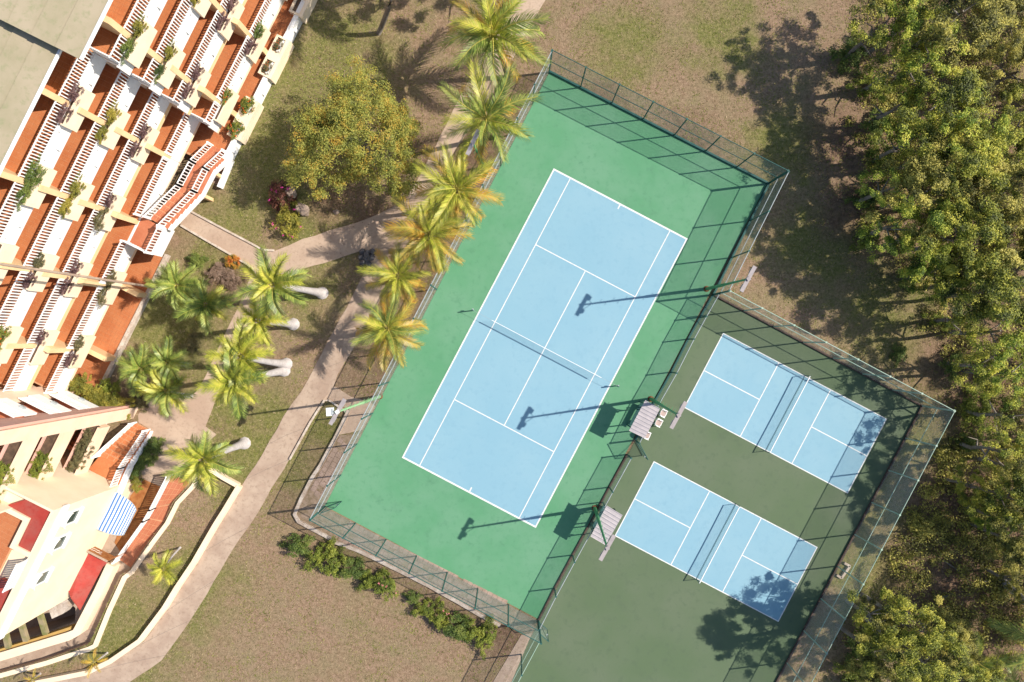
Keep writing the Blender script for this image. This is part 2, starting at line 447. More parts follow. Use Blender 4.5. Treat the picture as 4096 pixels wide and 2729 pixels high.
def band(px, w):
    """constant width ribbon (photo px line, metres)"""
    pts = [Vector(G(x, y)) for x, y in px]
    L, Rr = [], []
    for i, p in enumerate(pts):
        d = (pts[min(i + 1, len(pts) - 1)] - pts[max(i - 1, 0)]).normalized()
        nrm = Vector((-d.y, d.x)) * w / 2
        L.append(p + nrm); Rr.append(p - nrm)
    return [tuple(p) for p in L] + [tuple(p) for p in reversed(Rr)]

# main walk up the slope
walk_l = [(100, 2745), (361, 2692), (457, 2645), (575, 2566), (675, 2431), (784, 2253), (871, 2105), (966, 1945), (1024, 1860), (1133, 1668), (1207, 1564), (1259, 1468), (1311, 1364), (1407, 1191), (1459, 1086), (1485, 1040)]
walk_r = [(1600, 1030), (1537, 1165), (1485, 1265), (1432, 1364), (1350, 1499), (1333, 1551), (1285, 1608), (1241, 1686), (1159, 1834), (1037, 2043), (910, 2233), (797, 2425), (697, 2573), (645, 2643), (518, 2729), (480, 2790)]
def wob(px, a=3.0, seed=1):
    r = random.Random(seed); out = []
    for i, (x, y) in enumerate(px):
        out.append((x, y))
        if i < len(px) - 1:
            x2, y2 = px[i + 1]
            n = max(1, int(math.hypot(x2 - x, y2 - y) / 45))
            for k in range(1, n):
                t = k / n
                out.append((x + (x2 - x) * t + r.uniform(-a, a), y + (y2 - y) * t + r.uniform(-a, a)))
    return out
sheet('path', wob(walk_l, 2.5, 1) + wob(walk_r, 2.5, 2), .03, M['path2'])
up = [(1485, 1042), (1437, 1006), (1294, 1054), (1198, 1080), (1160, 1110), (1100, 1150), (1040, 1235), (985, 1330), (930, 1440), (878, 1560), (822, 1706), (866, 1738), (742, 1851), (700, 1890), (672, 1884), (545, 1904), (520, 1900), (600, 1810), (610, 1722), (555, 1690), (553, 1660), (600, 1590), (690, 1600), (774, 1577), (796, 1555), (852, 1442), (887, 1364), (922, 1291), (974, 1182), (1010, 1085), (1000, 1060), (936, 1024), (729, 902), (700, 880), (735, 840), (765, 847), (1000, 973), (1024, 984), (1050, 999), (1100, 1004), (1211, 956), (1368, 908), (1485, 869), (1568, 830), (1629, 791), (1680, 700), (1785, 500), (1842, 383), (1885, 304), (1975, 140), (2060, -20), (2195, -20), (2091, 157), (2048, 244), (1985, 355), (1803, 631), (1720, 850), (1640, 960), (1600, 1032)]
sheet('path', wob(up, 2.5, 3), .034, M['path'])
# slab joints across the main walk
def along(px, t):
    L = [math.hypot(b[0] - a[0], b[1] - a[1]) for a, b in zip(px, px[1:])]
    d = t * sum(L)
    for (a, b), l in zip(zip(px, px[1:]), L):
        if d <= l: return (a[0] + (b[0] - a[0]) * d / l, a[1] + (b[1] - a[1]) * d / l)
        d -= l
    return px[-1]
jm = MB()
for i, tt in enumerate((.12, .2, .29, .41, .56, .63, .78, .87)):
    a = along(walk_l, tt); b = along(walk_r[::-1], tt)
    jm.prism(band([a, ((a[0] + b[0]) / 2 + RNG.uniform(-4, 4), (a[1] + b[1]) / 2 + RNG.uniform(-5, 5)), b], .022), .02, .0325)
struct(jm.build('path_joint', M['joint']))
# paved apron by the west lamp and the paver strip round the court
sheet('path', [(1290, 1600), (1322, 1552), (1340, 1546), (1405, 1588), (1478, 1606), (1500, 1625), (1450, 1720), (1346, 1742), (1388, 1650), (1383, 1632), (1345, 1612)], .026, M['path'])
strip_out = [(1352, 1742), (1289, 1857), (1254, 1910), (1195, 2030), (1189, 2052), (1200, 2080), (1258, 2112), (1350, 2164), (1433, 2194), (1507, 2229), (1638, 2294), (1768, 2364), (1877, 2425), (2002, 2494), (2060, 2520), (2130, 2530)]
strip_in = [(2140, 2478), (1300, 2030), (1320, 1990), (1450, 1735)]
sheet('paving_bed', strip_out + strip_in, .012, M['grout'])
sheet('path', [(2128, 2532), (2085, 2540), (1935, 2790), (2020, 2790)], .03, M['path2'])

pav = struct(link('pavement', None, None, (*G(1320, 1900), .012)))
def pavers():
    rr = random.Random(5)
    base = MB().abox(-.19, .19, -.19, .19, 0, .028).mesh('paver', M['paver'])
    n = 0
    def lay(a, b, rows, off):
        nonlocal n
        a, b = Vector(G(*a)), Vector(G(*b))
        d = b - a; L = d.length; d.normalize(); nr = Vector((-d.y, d.x)) * off
        ang = math.atan2(d.y, d.x)
        for j in range(rows):
            for i in range(int(L / .405)):
                if n >= 298: return
                q = a + d * (.2 + i * .405 + (.2 if j % 2 else 0)) + nr * (.24 + j * .405)
                if rr.random() < .06: continue
                o = link('paver', base, pav, Vector((q.x, q.y, .012 + rr.uniform(-.006, .004))) - WL[pav], (rr.uniform(-.02, .02), rr.uniform(-.02, .02), ang + rr.uniform(-.03, .03)), (1, rr.uniform(.93, 1.02), 1))
                n += 1
    lay((1356, 1745), (1235, 1965), 3, 1)
    lay((1350, 2160), (1990, 2482), 4, 1)
pavers()

def wall_line(name, label, cat, px, w, z0, z1, m, group=None, cap=None):
    pts = band(px, w)
    c = G(*px[len(px) // 2])
    t = MB().prism(pts, z0, z1).build(name, m, None, False, Vector((c[0], c[1], 0)))
    return tag(t, label, cat, group)

wall_line('kerb', 'low whitewashed kerb curling round the south west corner of the tennis enclosure', 'kerb', wob([(1396, 1640), (1385, 1665), (1346, 1745), (1285, 1858), (1250, 1910), (1189, 2035), (1181, 2056), (1196, 2084), (1255, 2116), (1346, 2168), (1429, 2198), (1503, 2233), (1634, 2298), (1764, 2368), (1873, 2429), (2000, 2500)], 2, 9), .24, -.05, .22, M['kerb'])
wall_line('kerb', 'short pale kerb around the grass wedge below the west floodlight', 'kerb', [(1160, 1838), (1242, 1690), (1298, 1602), (1318, 1601), (1350, 1622), (1378, 1640), (1388, 1650)], .13, -.05, .16, M['kerb'])
wall_line('kerb', 'white kerb along the upper side of the path to the stairs', 'kerb', [(757, 842), (880, 908), (1000, 971), (1024, 984), (1050, 1000), (1098, 1003)], .14, -.05, .15, M['kerb'])
wall_line('kerb', 'white kerb along the lower side of the path to the stairs, ending in a curve', 'kerb', [(725, 902), (830, 964), (936, 1025), (990, 1058), (1012, 1075), (1025, 1100)], .14, -.05, .15, M['kerb'])
wall_line('retaining_wall', 'cream low wall along the inner edge of the curving walk at bottom left', 'wall', [(965, 1940), (905, 2040), (872, 2092), (784, 2245), (720, 2340), (668, 2425), (570, 2555), (455, 2635), (361, 2680), (100, 2732)], .34, -.1, .5, M['cream'])
wall_line('retaining_wall', 'short cream wall between the plaza palm and the fenced lawn corner', 'wall', [(846, 1872), (905, 1910), (960, 1940)], .3, -.1, .45, M['cream'])
wall_line('retaining_wall', 'cream wall beside the terracotta steps down to the lower court', 'wall', [(812, 1880), (775, 1945), (712, 2012), (672, 2092), (612, 2172), (534, 2282)], .3, LOW, .16, M['cream'])
wall_line('retaining_wall', 'long cream wall between the sunken walkway and the grass strip', 'wall', [(534, 2284), (500, 2310), (440, 2440), (384, 2580), (360, 2594), (190, 2650), (0, 2702), (-200, 2750)], .34, LOW, .12, M['cream'])
PIT = [(-250, 2585), (30, 2482), (236, 2402), (282, 2445), (280, 2502), (150, 2546), (0, 2592), (-250, 2668)]
def lower_floor():
    a, b = [Vector((*G(x, y), LOW)) for x, y in HOLE], [Vector((*G(x, y), LOW)) for x, y in PIT]
    pts = a + b
    mb = MB()
    for t in tessellate_polygon([a, b]):
        q = [pts[i] for i in t]
        mb.face(q if (q[1] - q[0]).cross(q[2] - q[0]).z > 0 else q[::-1])
    struct(mb.build('lower_court', M['path2']))
    mb = MB()
    for i in range(len(b)):
        p, q = b[i], b[(i + 1) % len(b)]
        mb.face([(p.x, p.y, LOW), (q.x, q.y, LOW), (q.x, q.y, -4), (p.x, p.y, -4)])
    mb.prism([(p.x, p.y) for p in b], -4.2, -4)
    struct(mb.build('pit', M['path2']))
lower_floor()
# vertical sides of the sunken court
mb = MB()
for i in range(len(HOLE)):
    a, b = G(*HOLE[i]), G(*HOLE[(i + 1) % len(HOLE)])
    mb.face([(a[0], a[1], LOW - .1), (b[0], b[1], LOW - .1), (b[0], b[1], 0.002), (a[0], a[1], 0.002)])
struct(mb.build('lower_court_wall', M['path2']))

# ------------------------------------------------------------------ courts
EC = Vector((math.sin(R(27.7)), math.cos(R(27.7)), 0))       # along the tennis court
AC = Vector((math.cos(R(27.7)), -math.sin(R(27.7)), 0))      # across it
TC = P(2179, 1393)
def court_frame(c, a, e):
    def f(x, y, z): 
        v = c + a * x + e * y
        return Vector((v.x, v.y, z))
    return f
TF = court_frame(TC, AC, EC)
TN = [(2197, 290), (3068, 736), (2154, 2477), (1300, 2024)]
sheet('tennis_court', TN, .03, M['green_court'])
def quad(mb, f, x0, x1, y0, y1, z): mb.face([f(x0, y0, z), f(x1, y0, z), f(x1, y1, z), f(x0, y1, z)])
mb = MB(); quad(mb, TF, -5.5, 5.5, -11.9, 11.9, .036); struct(mb.build('tennis_court_playing_area', M['blue_court']))
def lines(name, f, segs, z):
    mb = MB()
    for x0, x1, y0, y1 in segs: quad(mb, f, x0, x1, y0, y1, z)
    return struct(mb.build(name, M['white_line']))
w = .055
lines('tennis_court_marking', TF, [(-5.535, -5.43, -11.95, 11.95), (5.43, 5.535, -11.95, 11.95), (-5.43, 5.43, 11.83, 11.95), (-5.43, 5.43, -11.95, -11.83),
      (-4.15, -4.08, -11.83, 11.83), (4.08, 4.15, -11.83, 11.83), (-4.08, 4.08, 6.36, 6.43), (-4.08, 4.08, -6.43, -6.36), (-.035, .035, -6.36, 6.36), (-.05, .05, 11.5, 11.83), (-.05, .05, -11.83, -11.5)], .041)
sheet('pickleball_court', [(2848, 1183), (3690, 1622), (3075, 2790), (1995, 2790), (2158, 2484)], .022, M['olive_court'])
pick = [court_frame(P(3141, 1653), EC, AC), court_frame(P(2864, 2166), EC, AC)]
for f in pick:
    mb = MB(); quad(mb, f, -3.06, 3.06, -6.74, 6.74, .028); struct(mb.build('pickleball_court_playing_area', M['blue_court']))
    lines('pickleball_court_marking', f, [(-3.09, -3.02, -6.77, 6.77), (3.02, 3.09, -6.77, 6.77), (-3.02, 3.02, 6.7, 6.77), (-3.02, 3.02, -6.77, -6.7),
          (-3.02, 3.02, 2.1, 2.17), (-3.02, 3.02, -2.17, -2.1), (-.035, .035, 2.17, 6.7), (-.035, .035, -6.7, -2.17)], .033)

# ------------------------------------------------------------------ fences
def fence(name, label, px, h, mesh_m, post_m, rails=(1.0, .5), spacing=None, rail_m=None, skirt=None, group=None, diag=0):
    """px: photo positions of the posts on the ground"""
    pts = [P(x, y) for x, y in px]
    t = thing(name, label, 'fence', pts[len(pts) // 2], group)
    pr = .048
    pm = MB().tube([(0, 0, -.05), (0, 0, h)], pr, 8).abox(-.06, .06, -.06, .06, h, h + .03).mesh('post', post_m)
    for p in pts: link('post', pm, t, p - WL[t])
    for i in range(len(pts) - 1):
        a, b = pts[i], pts[i + 1]
        L = (b - a).length
        z = Vector((0, 0, 1))
        MB().face([a + z * .06, b + z * .06, b + z * h, a + z * h], 0, [(0, 0), (L, 0), (L, h), (0, h)]).build('mesh_panel', mesh_m, t)
        for r in rails:
            MB().tube([a + z * h * r, b + z * h * r], .03, 6).build('rail', rail_m or post_m, t)
    if skirt:
        mb = MB()
        for i in range(len(pts) - 1):
            d = (pts[i + 1] - pts[i]).normalized(); nr = Vector((d.y, -d.x, 0)) * .07
            mb.prism([tuple((pts[i] + nr).xy), tuple((pts[i + 1] + nr).xy), tuple((pts[i + 1] - nr).xy), tuple((pts[i] - nr).xy)], -.05, skirt[0])
        mb.build('base_board', skirt[1], t)
    return t
def lerp_px(a, b, n): return [(a[0] + (b[0] - a[0]) * i / n, a[1] + (b[1] - a[1]) * i / n) for i in range(n + 1)]
FH = 3.9
M['kerb_brown'] = mat('dark_brown_kerb', (.11, .075, .06), (.06, .045, .038), 3., rough=.95)  # plain dark brown for the low strips along the fence foot
fence('chain_link_fence', 'tall chain link fence along the north end of the tennis court', lerp_px((2197, 288), (3070, 734), 7), FH, M['chain'], M['fence'], rail_m=M['fence'], skirt=(.2, M['fence']))
fence('chain_link_fence', 'tall chain link fence along the west side of the tennis court behind the palms', lerp_px((1300, 2024), (2195, 292), 14), FH, M['chain'], M['fence'], rail_m=M['galv'])
fence('chain_link_fence', 'tall chain link fence along the south end of the tennis court by the hedge', lerp_px((1300, 2028), (2156, 2484), 7), FH, M['chain'], M['fence'], rail_m=M['fence'])
fence('chain_link_fence', 'tall chain link fence beside the upper right corner of the tennis court', lerp_px((3072, 738), (2852, 1178), 3), FH, M['chain'], M['fence'], rail_m=M['galv'], skirt=(.24, M['fence']))
fence('chain_link_fence', 'waist high chain link fence dividing tennis and pickleball courts north of the gate', [(2850, 1182), (2800, 1270), (2752, 1357), (2685, 1489), (2610, 1620), (2541, 1760)], 1.75, M['chain'], M['fence'], rails=(1.0,), rail_m=M['galv'], skirt=(.12, M['fence']))
fence('chain_link_fence', 'low chain link fence dividing tennis and pickleball courts south of the gate', [(2509, 1818), (2437, 1949), (2362, 2089), (2290, 2220), (2218, 2353), (2154, 2480)], 1.75, M['chain'], M['fence'], rails=(1.0,), rail_m=M['galv'], skirt=(.12, M['kerb_brown']))
fence('chain_link_fence', 'pale green tall chain link fence along the upper side of the pickleball courts', lerp_px((2856, 1180), (3684, 1622), 7), FH, M['chain_east'], M['fence_pale'], rail_m=M['fence_pale'], skirt=(.16, M['kerb_brown']))
fence('chain_link_fence', 'pale green tall chain link fence on the forest side of the pickleball courts', lerp_px((3686, 1624), (3010, 2905), 10), FH, M['chain_east'], M['fence_pale'], rail_m=M['fence_pale'], skirt=(.16, M['kerb_brown']))
fence('chain_link_fence', 'tall chain link fence at the bottom edge beside the olive green court', lerp_px((2152, 2490), (1950, 2870), 3), FH - .6, M['chain'], M['fence'], rail_m=M['fence_pale'])

def gate(label, hinge, end, h, m=None):
    a, b = P(*hinge), P(*end)
    t = thing('gate', label, 'gate', a)
    z = Vector((0, 0, 1)); L = (b - a).length
    fr = MB()
    for p, q in ((a + z * .1, a + z * h), (b + z * .1, b + z * h)): fr.tube([p, q], .028, 6)
    fr.tube([a + z * h, b + z * h], .028, 6).tube([a + z * .1, b + z * .1], .028, 6)
    fr.build('gate_frame', M['fence'], t)
    MB().tube([a + z * .1, b + z * h], .02, 6).build('brace', M['fence'], t)
    MB().face([a + z * .1, b + z * .1, b + z * h, a + z * h], 0, [(0, 0), (L, 0), (L, h), (0, h)]).build('mesh_panel', M['chain'], t)
    MB().box((b + a * 0.08) / 1.08 + z * h * .5, (.05, 0, 0), (0, .05, 0), (0, 0, .07)).build('latch', M['galv'], t)
gate('open chain link gate between the two shelters on the dividing fence', (2541, 1763), (2572, 1822), 1.95)
gate('open chain link gate inside the bottom left corner of the tennis court', (1312, 2026), (1368, 2005), 2.1)
gate('open chain link gate at the bottom corner where tennis and olive courts meet', (2157, 2488), (2188, 2516), 2.2)

# nets
def tennis_net():
    t = thing('tennis_net', 'dark tennis net with white band strung across the blue court', 'net', TF(0, 0, .036))
    z0 = .05
    nseg = 16
    def top(x): return .93 - .02 * (1 - (x / 4.5) ** 2)
    xs = [-4.35 + 8.9 * i / nseg for i in range(nseg + 1)]
    mb = MB()
    for a, b in zip(xs, xs[1:]):
        mb.face([TF(a, 0, z0), TF(b, 0, z0), TF(b, 0.0, top(b)), TF(a, 0.0, top(a))], 0, [(a, 0), (b, 0), (b, .9), (a, .9)])
    mb.build('netting', M['netting'], t)
    tp = MB()
    for a, b in zip(xs, xs[1:]): tp.bar(TF(a, 0, top(a)), TF(b, 0, top(b)), .035, .07)
    tp.build('headband', M['white_paint'], t)
    for x0, x1 in ((-5.9, -4.35), (4.55, 5.9)):
        MB().tube([TF(x0, 0, .95), TF(x1, 0, .92)], .009, 5).build('cable', M['galv'], t)
    for x in (-5.92, 5.92):
        p = MB().tube([TF(x, 0, .03), TF(x, 0, 1.07)], .045, 10).build('post', M['fence'], t)
        MB().box(TF(x, .06, .8), (.05, 0, 0), (0, .05, 0), (0, 0, .08)).build('winder', M['galv'], p)
tennis_net()
def pickle_net(f, label):
    t = thing('pickleball_net', label, 'net', f(0, 0, .03))
    xs = [-3.12 + 6.24 * i / 10 for i in range(11)]
    top = lambda x: .87 + .03 * (x / 3.12) ** 2
    mb = MB()
    for a, b in zip(xs, xs[1:]):
        mb.face([f(a, 0, .05), f(b, 0, .05), f(b, 0, top(b)), f(a, 0, top(a))], 0, [(a, 0), (b, 0), (b, .9), (a, .9)])
    mb.build('netting', M['netting'], t)
    tp = MB()
    for a, b in zip(xs, xs[1:]): tp.bar(f(a, 0, top(a)), f(b, 0, top(b)), .05, .06)
    tp.build('headband', M['white_paint'], t)
    for x in (-3.12, 3.12):
        MB().tube([f(x, 0, .03), f(x, 0, .94)], .02, 8).build('post', M['fence'], t)
        MB().bar(f(x, -.3, .05), f(x, .3, .05), .03, .03).build('foot', M['fence'], t)
    MB().tube([f(-3.12, 0, .07), f(3.12, 0, .07)], .016, 6).build('base_rail', M['fence'], t)
pickle_net(pick[0], 'portable pickleball net across the upper small blue court')
pickle_net(pick[1], 'portable pickleball net across the lower small blue court')

# floodlight poles
def light_pole(base, top, z, label, m, head_dir, head_len=1.75, box=False):
    b, tp = P(*base), P(*top, z)
    t = thing('floodlight_pole', label, 'light pole', b)
    q1 = b.lerp(tp, .5)
    MB().tube([b, b.lerp(tp, .01)], .22, 10).build('footing', M['rust'], t)
    MB().tube([b, q1], [.13, .105], 10).tube([q1, tp], [.085, .06], 10).build('pole', m, t)
    for i in range(12):
        k = .3 + i * .052
        c = b.lerp(tp, k)
        d = EC if i % 2 else -EC
        MB().tube([c, c + d * .28], .013, 5).build('step_peg', m, t)
    hd = Vector((head_dir[0], -head_dir[1], 0)).normalized()
    sd = Vector((hd.y, -hd.x, 0))
    hh = MB().box(tp + Vector((0, 0, .12)), hd * head_len / 2, sd * .12, (0, 0, .04)).build('crossarm', M['lamp'], t)
    for k in (-.62, .62):
        c = tp + hd * head_len / 2 * k + Vector((0, 0, -.06))
        lampb = MB().box(c, hd * .15, sd * .11, (0, 0, .09)).build('floodlight', M['lamp'], t)
        MB().box(c + Vector((0, 0, -.095)), hd * .13, sd * .09, (0, 0, .006)).build('lens', M['glass'], lampb)
    MB().box(tp + Vector((0, 0, .2)), (.1, .05, 0), (-.05, .1, 0), (0, 0, .05)).build('junction_box', M['lamp'] if not box else M['white_paint'], t)
    for s in (-1, 1):
        MB().tube([tp - Vector((0, 0, .55)), tp + hd * s * .5], .02, 5).build('strut', m, t)
    if box:
        c = tp - hd * .25 - sd * .42 + Vector((0, 0, -.05))
        o = MB().box(c, (.22, .015, 0), (-.015, .25, 0), (0, 0, .14)).build('control_box', M['white_paint'], t)
        MB().box(c + Vector((.14, 0, .143)), (.05, 0, 0), (0, .2, 0), (0, 0, .006)).build('vent', M['galv'], o)
light_pole((2826, 1156), (2990, 1117), 8.6, 'green floodlight pole at the corner where tennis and pickleball fences meet', M['pole'], (120, -220))
light_pole((2603, 1596), (2712, 1660), 8.6, 'green floodlight pole beside the shelter with white chairs', M['pole'], (130, -235), 1.85)
light_pole((2379, 2032), (2428, 2189), 8.6, 'green floodlight pole leaning over the shelter without chairs', M['pole'], (120, -215), 1.75)
light_pole((1520, 1586), (1352, 1647), 8.2, 'pale green floodlight pole with a white box on the west side of the tennis court', M['pole_light'], (75, -130), 1.8, True)
light_pole((1950, 705), (1892, 572), 8.0, 'green floodlight pole half hidden among the coconut palms', M['pole'], (60, -130), 1.7)

# shelters with corrugated roofs
def shelter(label, corners, z, wave):
    c = [P(x, y, z) for x, y in corners]      # top, right, bottom, left
    mid = sum(c, Vector()) / 4
    t = thing('shelter', label, 'shelter', Vector((mid.x, mid.y, .03)))
    d_long = (c[2] - c[1]); d_sh = (c[1] - c[0])
    n = 56
    mb = MB()
    prev = None
    for i in range(n + 1):
        k = i / n
        a = c[0].lerp(c[3], k); b = c[1].lerp(c[2], k)
        ph = (k * 9) % 1
        dz = .035 if ph < .18 else (.0 if ph > .3 else .02)
        a = a + Vector((0, 0, dz)); b = b + Vector((0, 0, dz + .06))
        if prev: mb.face([prev[0], prev[1], b, a])
        prev = (a, b)
    # thickness
    mb.build('roof', M['tin'], t)
    ins = .12
    for i, (u, v) in enumerate(((.12, .1), (.12, .9), (.88, .1), (.88, .9))):
        p = c[0].lerp(c[1], u).lerp(c[3].lerp(c[2], u), v)
        MB().bar(Vector((p.x, p.y, .03)), Vector((p.x, p.y, z - .03)), .08, .08).build('post', M['fence'], t)
    for v in (.1, .9):
        a = c[0].lerp(c[3], v); b = c[1].lerp(c[2], v)
        MB().bar(a - Vector((0, 0, .06)), b - Vector((0, 0, .05)), .07, .09).build('beam', M['fence'], t)
        for u0, u1 in ((.12, .4), (.88, .6)):
            p = a.lerp(b, u0); q = a.lerp(b, u1)
            MB().bar(Vector((p.x, p.y, z - .55)), Vector((q.x, q.y, z - .08)), .05, .05).build('brace', M['fence'], t)
    s0 = c[0].lerp(c[1], .3); s1 = c[3].lerp(c[2], .3)
    a = s0.lerp(s1, .12); b = s0.lerp(s1, .88)
    MB().bar(Vector((a.x, a.y, .48)), Vector((b.x, b.y, .48)), .36, .05).build('bench_seat', M['fence'], t)
    for k in (.15, .85):
        p = a.lerp(b, k)
        MB().bar(Vector((p.x, p.y, .03)), Vector((p.x, p.y, .45)), .28, .06).build('bench_leg', M['fence'], t)
shelter('grey corrugated shelter with white chairs beside it on the dividing fence', [(2581, 1601), (2640, 1634), (2579, 1753), (2516, 1723)], 2.4, 9)
shelter('grey corrugated shelter at the lower dividing fence with a lamp pole over it', [(2427, 2022), (2490, 2060), (2422, 2180), (2362, 2146)], 2.35, 9)

def chair(px, rot, label):
    p = P(*px, .45); p.z = .022
    t = thing('plastic_chair', label, 'chair', p, 'white chairs beside the shelter')
    t.rotation_euler = (0, 0, R(rot))
    def rr(w_, d_, z, r, n=5):
        out = []
        for cx, cy, a0 in ((w_ - r, d_ - r, 0), (-w_ + r, d_ - r, 90), (-w_ + r, -d_ + r, 180), (w_ - r, -d_ + r, 270)):
            for k in range(n):
                a = R(a0 + 90 * k / (n - 1)); out.append((cx + r * math.cos(a), cy + r * math.sin(a)))
        return out
    def pb(mb, name, m, par=t):
        o = link(name, mb.mesh(name, m), par); return o
    pb(MB().prism(rr(.25, .25, 0, .13), .41, .45, bottom=True), 'seat', M['white_paint'])
    pb(MB().prism(rr(.20, .20, 0, .08), .452, .475), 'cushion', M['cushion'])
    bk = MB()
    prev = None
    for i in range(13):
        a = R(110 + 140 * i / 12)
        p0 = Vector((.27 * math.cos(a), .27 * math.sin(a), 0))
        zt = .86 - .16 * abs(i - 6) / 6
        cur = (p0 + Vector((0, 0, .43)), p0 * 1.12 + Vector((0, 0, zt)), p0 * .93 + Vector((0, 0, .43)), p0 * 1.05 + Vector((0, 0, zt)))
        if prev:
            bk.face([prev[0], cur[0], cur[1], prev[1]]); bk.face([prev[2], prev[3], cur[3], cur[2]]); bk.face([prev[1], cur[1], cur[3], prev[3]])
        prev = cur
    pb(bk, 'backrest', M['white_paint'])
    for s in (-1, 1):
        pb(MB().bar((-.22, .27 * s, .66), (.2, .26 * s, .64), .05, .03).bar((.2, .26 * s, .64), (.2, .24 * s, .42), .04, .04), 'armrest', M['white_paint'])
        for x in (-.2, .2): pb(MB().bar((x * 1.1, .22 * s, 0), (x, .2 * s, .42), .045, .045), 'leg', M['white_paint'])
chair((2653, 1653), -28, 'topmost of the three white plastic chairs beside the shelter')
chair((2634, 1691), -28, 'middle one of the three white plastic chairs beside the shelter')
chair((2587, 1741), -24, 'white plastic chair half tucked under the corrugated shelter roof')

# ------------------------------------------------------------------ hotel
TILE_ME = MB().abox(-.141, .141, -.141, .141, 0, .014).mesh('tile', M['tile'])
TILE_ANG = math.atan2(NV.y, NV.x)
BAL_ME = {}
def baluster_mesh(h):
    k = round(h, 2)
    if k not in BAL_ME:
        mb = MB().abox(-.03, .03, -.05, .05, .1, h - .03)
        BAL_ME[k] = mb.mesh('baluster', M['white_paint'])
    return BAL_ME[k]

class Budget:
    def __init__(self, bal=295, tile=290): self.bal, self.tile = bal, tile

def tiles(part, s0, s1, u0, u1, z, bud, near=1.9):
    """terracotta tiles on a slab top: single pieces where they show, one joined field behind"""
    st = .3
    rest = MB()
    ns, nu = int((s1 - s0) / st), int((u1 - u0) / st)
    off_u = (u1 - u0 - nu * st) / 2
    for i in range(ns):
        s = s1 - .02 - (i + .5) * st
        for j in range(nu):
            u = u0 + off_u + (j + .5) * st
            c = F(s, u, z)
            px = abs(c.x * PXM * CAM_H / (CAM_H - z)); py = abs(c.y * PXM * CAM_H / (CAM_H - z))
            if bud.tile > 0 and .3 < (s1 - s) < near and px < 2048 and py < 1364:
                link('tile', TILE_ME, part, c - WL[part], (0, 0, TILE_ANG)); bud.tile -= 1
            else:
                rest.box(c + Vector((0, 0, .007)), NV * .141, EV * .141, (0, 0, .007))
    if rest.f: stuff(rest.build('floor_tiles', M['tile'], part))

def railing(parent, a, b, h, bud, spacing=.19, newel=False, w=.07):
    a, b = Vector(a), Vector(b)
    d = b - a; L = d.length
    z = Vector((0, 0, 1))
    mb = MB().bar(a + z * h, b + z * h, w, .05).bar(a + z * .1, b + z * .1, w - .02, .04)
    if newel:
        for p in (a, b): mb.box(p + z * (h * .5 + .04), (.06, 0, 0), (0, .06, 0), (0, 0, h * .5 + .05))
    r = mb.build('railing', M['white_paint'], parent)
    n = max(1, int(L / spacing))
    bm = baluster_mesh(h)
    ang = math.atan2(d.y, d.x)
    rest = MB()
    for i in range(n):
        p = a + d * ((i + .5) / n)
        if bud and bud.bal > 0:
            link('baluster', bm, r, p - WL[r], (0, 0, ang)); bud.bal -= 1
        else:
            e1 = Vector((math.cos(ang), math.sin(ang), 0)) * .026; e2 = Vector((-math.sin(ang), math.cos(ang), 0)) * .026
            rest.box(p + z * (.1 + (h - .13) / 2), e1, e2, (0, 0, (h - .13) / 2))
    if rest.f: stuff(rest.build('balusters', M['white_paint'], r))
    return r

def planter(parent, s, u, z, hw=1.22, d=.3, h=1.22, m='cream'):
    mb = MB()
    t = .09
    mb.sub(s, s + d, u - hw, u + hw, z - h + .12, z - .06)
    mb.sub(s + d - t, s + d, u - hw, u + hw, z - .06, z + .14)
    mb.sub(s + .004, s + d - t, u - hw, u - hw + t, z - .06, z + .138)
    mb.sub(s + .004, s + d - t, u + hw - t, u + hw, z - .06, z + .138)
    p = mb.build('planter', M[m], parent)
    MB().sub(s + .006, s + d - t - .002, u - hw + t + .002, u + hw - t - .002, z - .058, z + .03).build('soil', M['soil'], p)
    return p

def wall_light(parent, s, u, z):
    o = MB().hexa([F(s, u - .13, z - .14), F(s + .16, u - .11, z - .14), F(s + .16, u + .11, z - .14), F(s, u + .13, z - .14),
                   F(s, u - .13, z + .1), F(s + .05, u - .11, z + .1), F(s + .05, u + .11, z + .1), F(s, u + .13, z + .1)]).build('wall_light', M['white_paint'], parent)
    MB().sub(s + .04, s + .15, u - .1, u + .1, z - .155, z - .143).build('diffuser', M['galv'], o)

